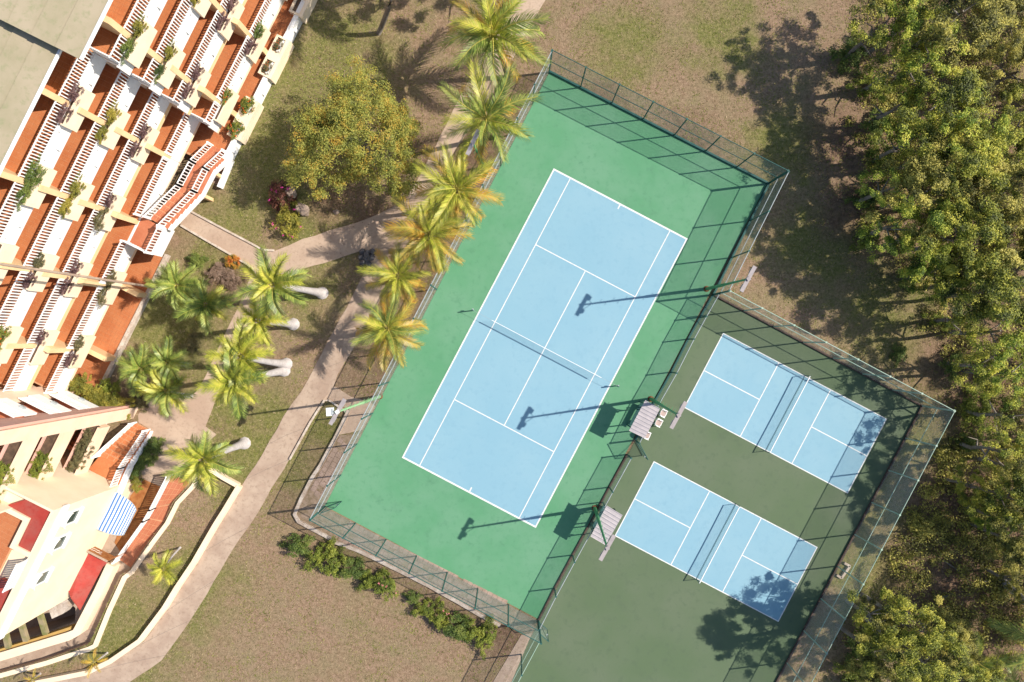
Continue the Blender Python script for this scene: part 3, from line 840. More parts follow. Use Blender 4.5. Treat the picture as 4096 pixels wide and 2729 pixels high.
def block(label, u0, u1, levels, walls, end_wall=None, z3gap=None, noplant=(), roof=None):
    t = thing('hotel_block', label, 'building', F(-27, (u0 + u1) / 2, 0), 'hotel blocks')
    bud = Budget()
    for li, (z, s, hr) in enumerate(levels):
        fl = MB().sub(s - 2.45, s - .155, u0, u1, z - .28, z).build('balcony_floor', M['tile_grout'], t)
        tiles(fl, s - 2.4, s - .17, u0 + .02, u1 - .02, z + .002, bud)
        MB().sub(s - 2.75, s - 2.46, u0, u1, z - .28, z + (2.1 if z == 12 else 2.7)).build('back_wall', M['cream'], t)
        # glazed doors in the back wall
        for wq in walls:
            for du in (-2.4, 2.4):
                if u0 + 1 < wq + du < u1 - 1:
                    dr = MB().sub(s - 2.458, s - 2.42, wq + du - .85, wq + du + .85, z + .02, z + 2.15).build('door', M['white_paint'], t)
                    for k in (-1, 1): MB().sub(s - 2.418, s - 2.405, wq + du + k * .42 - .36, wq + du + k * .42 + .36, z + .12, z + 2.05).build('pane', M['glass'], dr)
        edges = sorted([u0] + [w_ for w_ in walls if u0 < w_ < u1] + [u1])
        for a, b in zip(edges, edges[1:]):
            aa = a + (.17 if a in walls else 0); bb = b - (.17 if b in walls else 0)
            fa = MB().sub(s - .15, s, aa - .16, bb + .16, z - 1.12, z + .03).build('fascia', M['white_wall'], t)
            if z in (3, 6) and (aa, bb):
                MB().sub(s - .34, s - .06, aa - .15, bb + .15, z - (1.6 if z == 6 else 1.5), z - 1.122).build('lower_fascia', M['yellow' if z == 6 else 'cream'], t)
            if bb - aa > 2: wall_light(t, s, (aa + bb) / 2, z - .62)
            # small drain spouts
            for du in (-.9, .9):
                if bb - aa > 3: MB().sub(s, s + .12, (aa + bb) / 2 + du - .03, (aa + bb) / 2 + du + .03, z - .12, z - .06).build('drain_spout', M['white_paint'], fa)
            segs = [(aa, bb)]
            if z3gap and z == 3:
                g0, g1 = z3gap
                segs = [q for q in ((aa, min(bb, g0)), (max(aa, g1), bb)) if q[1] - q[0] > .1]
            for p, q in segs:
                railing(t, F(s - .045, p, z), F(s - .045, q, z), hr, bud, newel=(z == 3))
        for w_ in walls:
            MB().sub(s - 2.45, s - .02, w_ - .17, w_ + .17, z + .003, z + (2.3 if z == 12 else 2.715)).build('dividing_wall', M['yellow'], t)
            if (z, w_) not in noplant: planter(t, s + .002, w_, z)
    if end_wall is not None:
        for z, s, hr in levels:
            MB().sub(s - 1.6, s - .152, end_wall, end_wall + .15, z - 1.12, z + .03).build('end_fascia', M['white_wall'], t)
            railing(t, F(s - 1.6, end_wall + .08, z), F(s - .1, end_wall + .08, z), hr, bud, spacing=.16)
    return t, bud

LB = [(12, -28.2, 1.05), (9, -27.73, 1.05), (6, -27.36, .97), (3, -26.65, .9)]
LA = [(12, -26.65, 1.05), (9, -26.35, 1.05), (6, -26.0, .97), (3, -25.2, .9)]
ta, buda = block('upper hotel block stepping forward with white railed balconies over the top lawn', 4.0, 16.0, LA, [5.65, 10.6, 15.55], end_wall=4.0)
tb, budb = block('middle hotel block with white railed balconies between roof step and tall pole', -9.27, 4.0, LB, [.75, -4.2, -9.1], z3gap=(-5.75, -3.75), noplant=((3, .75), (3, -4.2)))
tcb, budc = block('lower hotel block of white railed balconies between tall pole and stair tower', -17.3, -9.275, LB, [-14.05], noplant=())

def roof(parent, s0, s1, u0, u1, z):
    n = 14
    wv = (s1 - s0 - .18) / n
    for i in range(n):
        a = s0 + i * wv
        MB().hexa([F(a, u0, z - .2), F(a + wv, u0, z - .22), F(a + wv, u1, z - .22), F(a, u1, z - .2),
                   F(a, u0, z + .0), F(a + wv + .05, u0, z - .07), F(a + wv + .05, u1, z - .07), F(a, u1, z + .0)]).build('roof_panel', M['roof'], parent)
    MB().sub(s1 - .13, s1, u0, u1, z - .12, z + .02).build('gutter', M['white_wall'], parent)
roof(ta, -46, -26.45, 3.05, 22, 15.2)
roof(tb, -46, -28.0, -9.27, 3.9, 14.7)
roof(tcb, -46, -28.0, -20, -9.29, 14.68)
MB().sub(-45.5, -29.5, 4.2, 21, 0, 14.8).build('core_wall', M['cream'], ta)
MB().sub(-45.5, -31.0, -9.2, 3.8, 0, 14.3).build('core_wall', M['cream'], tb)
MB().sub(-45.5, -31.0, -19, -9.31, 0, 14.3).build('core_wall', M['cream'], tcb)

# ground terraces
def ground_terrace(parent, s0, s1, u0, u1, z, bud):
    fl = MB().sub(s0, s1, u0, u1, -.1, z).build('terrace_floor', M['tile_grout'], parent)
    tiles(fl, s0 + .03, s1 - .03, u0 + .03, u1 - .03, z + .002, bud, 3)
bg = Budget(tile=0)
ground_terrace(ta, -29, -24.47, 1.6, 16, .6, bg)
ground_terrace(tb, -30, -25.4, -9.27, -5.85, .3, bg)
ground_terrace(tcb, -30, -25.4, -17.9, -9.29, .3, bg)
MB().sub(-25.38, -25.1, -17.6, -5.6, -.05, .42).build('terrace_kerb', M['kerb'], tb)
MB().sub(-24.46, -24.12, 2.4, 16, -.05, 1.0).build('parapet_wall', M['white_wall'], ta)
for u in (3.3, 8.0, 13.1): wall_light(ta, -24.12, u, .6)
for u in (5.65, 10.6, 15.55):
    MB().sub(-29, -24.9, u - .17, u + .17, .605, 1.7).build('dividing_wall', M['yellow'], ta)
    mb = MB().sub(-24.9, -23.86, u - 1.55, u + 1.55, -.03, .85)
    mb.sub(-24.12, -23.86, u - 1.55, u + 1.55, .85, 1.1).sub(-24.9, -24.74, u - 1.55, u + 1.55, .85, 1.1)
    for a, b in ((-1.55, -1.4), (-.35, .35), (1.4, 1.55)): mb.sub(-24.738, -24.122, u + a, u + b, .85, 1.098)
    p = mb.build('planter', M['cream'], ta)
    for k in (-1, 1): MB().sub(-24.736, -24.124, u + k * .875 - .52, u + k * .875 + .52, .851, .96).build('soil', M['soil'], p)
MB().sub(-30, -25.2, -14.22, -13.88, .31, 1.65).build('dividing_wall', M['yellow'], tcb)
MB().sub(-30, -25.2, -9.1, -8.76, .31, 1.65).build('dividing_wall', M['yellow'], tb)

# landing and stairs up to it from the upper terrace
st = thing('garden_staircase', 'terracotta staircase with white railings bridging the path between hotel blocks', 'stairs', P(760, 700))
bs = Budget(bal=290, tile=0)
MB().sub(-26.64, -24.95, -5.75, -3.76, 2.72, 2.99).build('landing_slab', M['tile_b'], st)
fa = MB().sub(-24.948, -24.8, -5.75, -3.7, 1.75, 3.02).build('fascia', M['white_wall'], st)
railing(st, F(-24.9, -5.75, 3), F(-24.9, -3.85, 3), .9, bs, newel=True)
railing(st, F(-26.55, -5.72, 3), F(-24.98, -5.72, 3), .9, bs)
def flight(parent, l0, r0, l1, r1, z0, z1, n, thick=.22, m='tile_b', tread_tiles=True):
    """steps between photo points given at their own heights"""
    L0, R0, L1, R1 = P(*l0, z0), P(*r0, z0), P(*l1, z1), P(*r1, z1)
    for i in range(n):
        a, b = i / n, (i + 1) / n
        z = z0 + (z1 - z0) * (i + 1 if z1 > z0 else i) / n
        q = [L0.lerp(L1, a), R0.lerp(R1, a), R0.lerp(R1, b), L0.lerp(L1, b)]
        s = MB().prism([(p.x, p.y) for p in q], z - thick, z, bottom=True).build('step', M['tile_grout'], parent)
        # tiles of the tread
        k = 4
        for j in range(k):
            t0, t1 = j / k + .012, (j + 1) / k - .012
            c = [q[0].lerp(q[1], t0).lerp(q[3].lerp(q[2], t0), .05), q[0].lerp(q[1], t1).lerp(q[3].lerp(q[2], t1), .05), q[0].lerp(q[1], t1).lerp(q[3].lerp(q[2], t1), .95), q[0].lerp(q[1], t0).lerp(q[3].lerp(q[2], t0), .95)]
            MB().prism([(p.x, p.y) for p in c], z, z + .012).build('tile', M[m], s)
    return L0, R0, L1, R1
def stringer(parent, a, b, out, n, drop=.35):
    """white sawtooth side plate"""
    mb = MB()
    for i in range(n):
        p, q = a.lerp(b, i / n), a.lerp(b, (i + 1) / n)
        zt = max(p.z, q.z) + .02
        p2, q2 = p + out, q + out
        mb.hexa([(p.x, p.y, p.z - drop), (q.x, q.y, q.z - drop), (q2.x, q2.y, q.z - drop), (p2.x, p2.y, p.z - drop), (p.x, p.y, zt), (q.x, q.y, zt), (q2.x, q2.y, zt), (p2.x, p2.y, zt)])
    return mb.build('stringer', M['white_wall'], parent)
f1 = flight(st, (852, 584), (924, 620), (781, 655), (850, 690), .6, 1.8, 7)
q = [P(781, 655, 1.8), P(850, 690, 1.8), P(804, 780, 1.8), P(730, 749, 1.8)]
MB().prism([(p.x, p.y) for p in q], 1.56, 1.8, bottom=True).build('landing_slab', M['tile_b'], st)
f2 = flight(st, (730, 749), (804, 780), (601, 876), (672, 918), 1.8, 3.0, 7)
for pts in ([f1[0], f1[2]], [q[0], q[3]], [f2[0], f2[2]]): railing(st, pts[0], pts[1], .9, bs, newel=True, spacing=.22)
for pts in ([f1[1], f1[3]], [q[1], q[2]], [f2[1], f2[3]]): railing(st, pts[0] - NV * .3, pts[1] - NV * .3, .9, bs, newel=True, spacing=.22)
stringer(st, f1[1], f1[3], NV * .16, 7); stringer(st, f2[1], f2[3], NV * .16, 7)
MB().bar(q[1] + NV * .08 - Vector((0, 0, .15)), q[2] + NV * .08 - Vector((0, 0, .15)), .16, .35).build('stringer', M['white_wall'], st)
for p in (q[1], q[2], q[0], q[3]): MB().bar((p.x, p.y, 0), (p.x, p.y, 1.56), .25, .25).build('pillar', M['yellow'], st)
wall_line('retaining_wall', 'white low wall at the lawn edge below the garden staircase', 'wall', [(932, 645), (886, 755)], .26, -.05, .55, M['white_wall'])
sheet('gravel_bed', [(850, 700), (905, 650), (888, 750), (846, 728)], .012, M['paver'])

# tall pole in front of the middle block
pp = P(622, 1150)
t = thing('pole', 'tall slender beige pole rising from the garden edge past the balconies', 'pole', pp)
MB().tube([pp, pp + Vector((0, 0, 17.5))], [.085, .075], 10).build('shaft', M['path2'], t)
MB().tube([pp, pp + Vector((0, 0, .1))], .16, 10).build('base_plate', M['kerb'], t)

# ------------------------------------------------------------------ stair tower
tw = thing('stair_tower', 'pale peach stair tower with planter troughs at the corner of the hotel', 'building', F(-24, -20, 0), 'hotel blocks')
bt = Budget(bal=290, tile=120)
MB().sub(-27.6, -26.42, -17.6, -17.31, 0, 14).build('fin_wall', M['peach'], tw)
pl = [F(-27.5, -19.9, 0), F(-22.25, -17.45, 0), F(-22.25, -16.5, 0), F(-27.5, -19.1, 0)]
MB().prism([(p.x, p.y) for p in pl], -.02, 14.5).build('fin_wall', M['peach'], tw)
pl = [F(-27.4, -19.06, 0), F(-22.5, -16.61, 0), F(-22.5, -16.42, 0), F(-27.4, -18.9, 0)]
MB().prism([(p.x, p.y) for p in pl], -.02, 13.9).build('fin_pilaster', M['pink'], tw)
for z, s1 in ((9, -24.3), (6, -24.0), (3, -23.5)):
    fl = MB().sub(-26.4, s1 - .2, -18.4, -17.25, z - .25, z).build('balcony_floor', M['tile_b'], tw)
    MB().sub(-26.4, s1, -17.248, -17.12, z - 1.0, z + .03).build('fascia', M['white_wall'], tw)
    railing(tw, F(-26.35, -17.2, z), F(s1, -17.2, z), 1.0, bt)
    wall_light_o = MB().sub(-25.2, -24.9, -17.12, -17.0, z - .75, z - .5).build('wall_light', M['galv'], tw)
for i, (z, s) in enumerate(((9, -23.45), (6, -23.2), (3, -22.6))):
    tr = MB()
    tr.sub(s - .16, s, -22.6, -18.0, z - 1.0, z + .3).sub(s - .16 - .75, s - .162, -22.6, -18.0, z - 1.0, z - .25)
    tr.build('planter_trough', M['peach'], tw)
    MB().sub(s - 1.05, s - .915, -22.6, -18.0, z - .9, z + .28).build('trough_inner_wall', M['pink'], tw)
    so = MB().sub(s - .912, s - .164, -22.55, -18.05, z - .248, z + .12).build('soil', M['soil'], tw)
    MB().sub(s - 3.6, s - 2.3, -22.6, -18.3, z - 1.6, z - 1.35).build('stair_landing', M['tile_b'], tw)
    # stair flight in the well, white sawtooth stringer
    for k in range(8):
        MB().sub(s - 2.28, s - 1.3, -18.6 - k * .3, -18.6 - (k + 1) * .3, z - 2.9 + k * .17, z - 2.7 + k * .17).build('step', M['tile_b'], tw)
    a, b = F(s - 1.27, -18.6, z - 2.7), F(s - 1.27, -21.0, z - 1.35)
    stringer(tw, a, b, NV * .1, 8, .3)
    railing(tw, b + Vector((0, 0, .02)), F(s - 1.27, -22.4, z - 1.33), .9, bt)
MB().sub(-31, -27.4, -22.6, -17.8, 0, 14).build('back_wall', M['peach'], tw)
MB().sub(-27.4, -22.6, -22.75, -22.605, 0, 10.5).build('side_wall', M['peach'], tw)
MB().sub(-27.4, -22.2, -22.95, -22.755, 1.2, 1.75).build('band_course', M['pink'], tw)
# entry steps from the plaza
es = thing('entry_staircase', 'terracotta entry steps with white railings climbing from the plaza', 'stairs', P(560, 1760))
be = Budget(bal=200, tile=0)
g = flight(es, (545, 1690), (606, 1722), (400, 1822), (508, 1870), 0.05, 1.6, 9, m='tile')
q4 = [P(400, 1822, 1.6), P(508, 1870, 1.6), P(462, 1980, 1.6), P(355, 1875, 1.6)]
MB().prism([(p.x, p.y) for p in q4], 1.3, 1.6, bottom=True).build('landing_slab', M['tile'], es)
railing(es, g[0], g[2], .95, be, newel=True, spacing=.2)
railing(es, g[1] - NV * .15, g[3] - NV * .15, .95, be, newel=True, spacing=.2)
railing(es, q4[1] - NV * .15, q4[2] - NV * .15, .95, be, newel=True, spacing=.2)
stringer(es, g[1], g[3], NV * .14, 9, .6)
MB().bar(q4[1] + NV * .07 - Vector((0, 0, .3)), q4[2] + NV * .07 - Vector((0, 0, .3)), .16, .7).build('stringer', M['white_wall'], es)

# ------------------------------------------------------------------ annex with windows, awning, sign
SA = -20.25
ax = thing('annex', 'cream annex with white framed windows and red roof gutters at bottom left', 'building', F(-24, -26, 0), 'hotel blocks')
MB().sub(-36, SA, -30.8, -21.6, LOW, 8.6).build('wall', M['cream'], ax)
MB().sub(-20.36, SA - .001, -30.8, -21.6, 8.6, 8.97).build('parapet', M['cream'], ax)
MB().sub(-30, -20.362, -21.75, -21.6, 8.6, 8.97).build('parapet', M['cream'], ax)
MB().sub(SA, SA + .12, -30.8, -21.5, 7.55, 8.1).build('cornice', M['white_wall'], ax)
rp = [P(31, 2021, 8.9), P(105, 1998, 8.9), P(199, 2046, 8.9), P(122, 2210, 8.9), P(74, 2184, 8.9), P(125, 2074, 8.9)]
MB().prism([(p.x, p.y) for p in rp], 8.55, 8.9).build('red_gutter', M['red'], ax)
rp = [P(-60, 2330, 8.9), P(6, 2316, 8.9), P(40, 2340, 8.9), P(0, 2440, 8.9), P(-80, 2600, 8.9)]
MB().prism([(p.x, p.y) for p in rp], 8.55, 8.9).build('red_gutter', M['red'], ax)
dk = MB()
dkp = MB().sub(-36, -21.62, -30.8, -22.95, 8.55, 8.7).build('roof_deck', M['tile_grout'], ax)
bdk = Budget(tile=230)
tiles(dkp, -29, -21.66, -30.7, -22.97, 8.702, bdk, 6)
MB().sub(-21.6, -21.3, -24.75, -22.66, 8.6, 9.05).build('deck_kerb', M['cream'], ax)
MB().sub(-30, -21.602, -22.94, -22.66, 8.6, 9.05).build('deck_kerb', M['cream'], ax)
MB().sub(-21.298, -20.37, -24.78, -24.5, 8.6, 9.05).build('deck_kerb', M['cream'], ax)
railing(ax, F(-20.3, -26.8, 8.95), F(-20.3, -24.9, 8.95), 1.0, Budget(bal=60), spacing=.15)
for u, w_, hh in ((-22.75, .42, .5), (-24.6, .42, .5), (-27.1, .40, .5)):
    z = 6.3
    fr = MB().sub(SA, SA + .07, u - w_ - .1, u + w_ + .1, z - hh - .1, z - hh).sub(SA, SA + .07, u - w_ - .1, u + w_ + .1, z + hh, z + hh + .1)
    fr.sub(SA, SA + .068, u - w_ - .1, u - w_, z - hh, z + hh).sub(SA, SA + .068, u + w_, u + w_ + .1, z - hh, z + hh)
    wi = fr.build('window', M['white_paint'], ax)
    MB().sub(SA + .004, SA + .02, u - w_, u + w_, z - hh, z + hh).build('pane', M['glass'], wi)
    MB().sub(SA, SA + .16, u - w_ - .16, u + w_ + .16, z - hh - .2, z - hh - .102).build('sill', M['white_wall'], wi)
    hd = MB(); prev = None
    for k in range(9):
        a = math.pi * k / 8
        cur = (u - (w_ + .14) * math.cos(a), z + hh + .12 + .3 * math.sin(a))
        if prev: hd.hexa([F(SA, prev[0], prev[1]), F(SA + .28, prev[0], prev[1]), F(SA + .28, cur[0], cur[1]), F(SA, cur[0], cur[1]), F(SA, prev[0], prev[1] + .06), F(SA + .28, prev[0], prev[1] + .06), F(SA + .28, cur[0], cur[1] + .06), F(SA, cur[0], cur[1] + .06)])
        prev = cur
    hd.build('window_hood', M['white_wall'], wi)
# red porch roof
rr_ = [P(308, 2250, 1.5), P(334, 2206, 1.5), P(428, 2252, .7), P(408, 2270, .7), P(319, 2441, .7), P(283, 2393, 1.5), P(265, 2337, 1.5)]
mb = MB().face([rr_[0], rr_[6], rr_[5], rr_[4], rr_[3], rr_[2], rr_[1]])
mb.face([p - Vector((0, 0, .12)) for p in rr_])
for i in range(7):
    a, b = rr_[i], rr_[(i + 1) % 7]
    mb.face([a, b, b - Vector((0, 0, .12)), a - Vector((0, 0, .12))])
mb.build('porch_roof', M['red'], ax)
# wall of the sunken walkway, pit and pergola beams
wall_line('retaining_wall', 'broad cream wall between the annex pit and the sunken walkway', 'wall', [(452, 2255), (400, 2365), (318, 2522), (286, 2538), (0, 2624), (-200, 2690)], .6, LOW, .35, M['cream'])
wall_line('retaining_wall', 'ochre inner wall of the open pit below the annex', 'wall', [(284, 2512), (150, 2556), (0, 2602), (-150, 2645)], .22, -4, .1, M['ochre'])
for i, (a, b) in enumerate((((10, 2480), (35, 2590)), ((72, 2452), (106, 2562)), ((150, 2424), (184, 2535)))):
    A_, B_ = P(*a, .9), P(*b, .2)
    o = MB().bar(A_, B_, .34, .3).build('beam', M['moss'], None, origin=A_)
    tag(o, ['leftmost', 'middle', 'rightmost'][i] + ' mossy concrete beam spanning the dark pit below the annex', 'beam', 'beams over the pit')
pk = MB().prism([tuple(P(x, y, .9).xy) for x, y in ((160, 2420), (232, 2395), (252, 2440), (228, 2470), (184, 2490))], LOW, .25).build('ledge', M['kerb'], ax)
# awning
aw = thing('awning', 'blue and white striped awning curving out from the annex wall', 'awning', F(SA, -23.2, 1.2))
nst, ns2 = 18, 10
for i in range(nst):
    mb = MB()
    def pt(k, t):
        ang = k / nst * R(82)
        rad = 1.55
        reach = math.sin(ang) * rad
        end0 = -21.95 - .95 * (k / nst) ** 2
        u = end0 + (-24.9 - end0) * t
        return F(SA + .02 + reach, u, 2.0 - (1 - math.cos(ang)) * 1.15 + .02 * math.sin(t * 9))
    for j in range(ns2): mb.face([pt(i, j / ns2), pt(i + 1, j / ns2), pt(i + 1, (j + 1) / ns2), pt(i, (j + 1) / ns2)])
    mb.build('stripe', M['blue_cloth'] if i % 2 else M['white_cloth'], aw)
MB().tube([pt(nst, k / 8) for k in range(9)], .03, 6).build('front_bar', M['galv'], aw)
MB().tube([pt(k * nst / 8, 0) for k in range(9)], .025, 6).build('rib', M['galv'], aw)
MB().tube([pt(k * nst / 8, 1) for k in range(9)], .025, 6).build('rib', M['galv'], aw)
# sign board standing out from the wall
A_, B_ = P(326, 2190, 1.75), P(432, 2244, 1.75)
sg = thing('signboard', 'brown wooden signboard with faint pale lettering beside the striped awning', 'sign', A_.lerp(B_, .5) - Vector((0, 0, .95)))
dv = (B_ - A_).normalized(); nv = Vector((-dv.y, dv.x, 0))
MB().hexa([A_ - Vector((0, 0, .95)), B_ - Vector((0, 0, .95)), B_ - nv * .07 - Vector((0, 0, .95)), A_ - nv * .07 - Vector((0, 0, .95)), A_, B_, B_ - nv * .07, A_ - nv * .07]).build('board', M['wood'], sg)
MB().bar(A_ - nv * .04 + Vector((0, 0, .03)), B_ - nv * .04 + Vector((0, 0, .03)), .14, .05).build('cap_rail', M['path2'], sg)
rl = random.Random(3)
for row, (x0, x1, zz) in enumerate(((.32, 1.35, .36), (.42, 1.25, .60))):
    mb = MB(); x = x0; prev = None
    while x < x1:
        p = A_ + dv * x + nv * .012 - Vector((0, 0, zz + rl.uniform(-.07, .07)))
        if prev: mb.bar(prev, p, .02, .02)
        prev = p; x += .045
    mb.build('lettering', M['white_cloth'], sg)
for p in (A_, B_): MB().bar(p - nv * .04 - Vector((0, 0, .95)), Vector((p.x, p.y, LOW)) - nv * .04, .08, .08).build('post', M['wood'], sg)
# terracotta steps down to the lower court
ls = thing('lower_staircase', 'terracotta steps with a white railing beside the cream wall, leading down', 'stairs', P(650, 2080))
bl = Budget(bal=200, tile=0)
h0 = flight(ls, (690, 1898), (758, 1930), (622, 2030), (698, 2010), 0, -.25, 5)
h1 = flight(ls, (622, 2030), (700, 2012), (596, 2075), (655, 2088), -.25, -.26, 1)
h2 = flight(ls, (596, 2075), (655, 2088), (478, 2238), (530, 2275), -.26, LOW + .05, 9)
railing(ls, h0[0], h0[2], .9, bl, newel=True, spacing=.17)
railing(ls, h1[0], h1[2], .9, bl, newel=True, spacing=.17)
railing(ls, h2[0], h2[2], .9, bl, newel=True, spacing=.17)
sheet('lower_court_deck', [(505, 1990), (560, 1925), (640, 1960), (590, 2090), (470, 2230), (440, 2180)], LOW + .02, M['wood'], LOW - .01)

# ------------------------------------------------------------------ plants: mesh makers
def frond_mesh(seed, L=1.0, n=40, leaf=.27, bend=.9, wid=.020, m='frond_green', sweep=.75, lift=.25):
    """one pinnate palm leaf along +x, length about L; arching down"""
    r = random.Random(seed)
    mb = MB()
    pts = []
    x = z = 0.; a = .15
    N = 14
    for i in range(N + 1):
        pts.append(Vector((x, .05 * math.sin(i * .35 + seed) * i / N, z)))
        a -= bend / N * (.5 + 1.2 * i / N)
        x += math.cos(a) * L / N; z += math.sin(a) * L / N
    mb.tube(pts, [.016 * L * (1.15 - .9 * i / N) for i in range(N + 1)], 4, 1)
    for k in range(n):
        t = .10 + .89 * k / (n - 1)
        f = t * N; i = min(N - 1, int(f)); p = pts[i].lerp(pts[i + 1], f - i)
        d = (pts[i + 1] - pts[i]).normalized()
        up = Vector((-d.z, 0, d.x))
        ll = leaf * L * (math.sin(math.pi * min(1, .12 + .80 * t)) ** .6) * r.uniform(.85, 1.1)
        for s in (-1, 1):
            sw = sweep + .35 * t + r.uniform(-.08, .08)
            dr = (Vector((0, s, 0)) * math.cos(sw) + d * math.sin(sw) + up * (lift + r.uniform(-.12, .12))).normalized()
            w = d * wid * L * (1.15 - .5 * t)
            m1 = p + dr * ll * .5
            tip = p + dr * ll + Vector((0, 0, -ll * r.uniform(.25, .6)))
            b = len(mb.v)
            mb.v += [tuple(p - w * .5), tuple(p + w * .5), tuple(m1 + w * .55), tuple(m1 - w * .55), tuple(tip)]
            mb.f += [(b, b + 1, b + 2, b + 3), (b + 3, b + 2, b + 4)]; mb.m += [0, 0]
    return mb.mesh('frond', [M[m], M['rachis']])

FR = {m: [frond_mesh(i + 10 * j, m=m, bend=b_, leaf=.30, n=52, wid=.0175) for i, b_ in enumerate((.55, .8, 1.05, 1.35))] for j, m in enumerate(('frond_green', 'frond_lime', 'frond_yellow'))}
FS = {m: [frond_mesh(70 + i + 10 * j, m=m, bend=b_, leaf=.37, n=48, wid=.024, lift=.5, sweep=.55) for i, b_ in enumerate((.8, 1.15, 1.5))] for j, m in enumerate(('frond_green', 'frond_lime'))}

def palm(name, label, base, top, z, L, n, mats, seed, group, fr=FR, trunk='bark', rad=(.19, .13), bulge=False, elev=(72, -22), bow=.0, cocos=True):
    r = random.Random(seed)
    b = P(*base); tp = P(*top, z)
    t = thing(name, label, 'palm', b, group)
    pts, rd = [], []
    sv = Vector((tp.y - b.y, b.x - tp.x, 0))
    for i in range(9):
        k = i / 8
        p = b.lerp(tp, k) + sv * bow * math.sin(math.pi * k)
        hv = Vector((tp.x - b.x, tp.y - b.y, 0)) * (-.10 * math.sin(math.pi * k))
        pts.append(p + hv)
        w_ = rad[0] + (rad[1] - rad[0]) * k
        if bulge: w_ *= 1 + .75 * math.exp(-((k - .02) / .09) ** 2)
        rd.append(w_ * (1 + .04 * math.sin(i * 4)))
    MB().tube(pts, rd, 10).build('trunk', M[trunk], t, True)
    MB().tube([tp - Vector((0, 0, .35)), tp + Vector((0, 0, .15))], [rad[1] * 1.25, rad[1] * .5], 8).build('crown_shaft', M['rachis'], t, True)
    if cocos:
        for k in range(5):
            a = r.uniform(0, 6.3)
            c = tp + Vector((math.cos(a) * .2, math.sin(a) * .2, -.12))
            link('coconut', COCO, t, c - WL[t], (r.random(), r.random(), 0))
    a0 = r.uniform(0, 6.28)
    for i in range(n):
        k = i / (n - 1)
        az = a0 + i * 2.39996 + r.uniform(-.12, .12)
        el = elev[0] + (elev[1] - elev[0]) * k ** .75 + r.uniform(-6, 6)
        mm = mats[min(len(mats) - 1, int(k * len(mats) + r.uniform(-.3, .3)))] if r.random() > .12 else r.choice(mats)
        me = r.choice(fr[mm])
        s = L * (1.06 if k > .15 else .8) * r.uniform(.82, 1.14)
        link('frond', me, t, tp - WL[t] + Vector((math.cos(az) * .06, math.sin(az) * .06, -.2 * k)), (r.uniform(-.35, .35), -R(el), az), (s, s * r.uniform(.9, 1.1), s))
    return t

def blob_mesh(seed, r0, ru=.25, sub=2):
    bm = bmesh.new(); bmesh.ops.create_icosphere(bm, subdivisions=sub, radius=r0)
    r = random.Random(seed)
    for v in bm.verts: v.co *= 1 + r.uniform(-ru, ru)
    me = bpy.data.meshes.new('m'); bm.to_mesh(me); bm.free()
    return me
COCO = blob_mesh(1, .12, .05, 1); COCO.materials.append(M['rachis'])

def leaves(mb, c, rad, n, size, r, mi=0, flat=.8, up=.55):
    """n small leaf blades spread in an ellipsoidal clump"""
    for _ in range(n):
        q = Vector((r.gauss(0, 1), r.gauss(0, 1), r.gauss(0, 1))).normalized() * min(1.25, abs(r.gauss(.72, .22)))
        p = c + Vector((q.x * rad[0], q.y * rad[1], q.z * rad[2]))
        nrm = (Vector((r.gauss(0, 1), r.gauss(0, 1), r.gauss(0, 1))).normalized() * (1 - up) + Vector((0, 0, up)) + q * .45).normalized()
        a = nrm.orthogonal().normalized()
        a.rotate(Matrix.Rotation(r.uniform(0, 6.28), 3, nrm))
        b = nrm.cross(a)
        s = size * r.uniform(.65, 1.3)
        i0 = len(mb.v)
        mb.v += [tuple(p - a * s), tuple(p + b * s * .48 + nrm * s * .15), tuple(p + a * s), tuple(p - b * s * .48 + nrm * s * .15)]
        mb.f.append((i0, i0 + 1, i0 + 2, i0 + 3)); mb.m.append(mi)

def crown_mesh(seed, rx, ry, rz, clumps, per, size, m, cl=(.34, .5), hollow=.45, extra=None):
    r = random.Random(seed)
    mb = MB()
    lob = [(r.uniform(0, 6.28), r.uniform(.12, .28), r.randint(2, 5)) for _ in range(3)]
    for i in range(clumps):
        th = r.uniform(0, 6.28)
        cz = r.uniform(-.55, 1)
        rr = math.sqrt(max(0, 1 - cz * cz)) if cz > 0 else 1
        w_ = 1 + sum(a * math.sin(k * th + p) for p, a, k in lob)
        k = r.uniform(hollow, 1) ** .6
        c = Vector((math.cos(th) * rr * rx * w_ * k, math.sin(th) * rr * ry * w_ * k, cz * rz * r.uniform(.75, 1.05)))
        cr = r.uniform(*cl)
        an = r.uniform(.65, 1.5)
        leaves(mb, c, (cr * rx * .62 * an, cr * ry * .62 / an, cr * rz * .5), per, size, r)
    mats = [M[m]]
    if extra:
        mats.append(M[extra[0]])
        for _ in range(extra[1]):
            th, cz = r.uniform(0, 6.28), r.uniform(.1, 1)
            rr = math.sqrt(1 - cz * cz)
            leaves(mb, Vector((math.cos(th) * rr * rx, math.sin(th) * rr * ry, cz * rz)) * r.uniform(.9, 1.08), (extra[2],) * 3, 7, extra[2] * .8, r, 1)
    return mb.mesh('crown', mats)

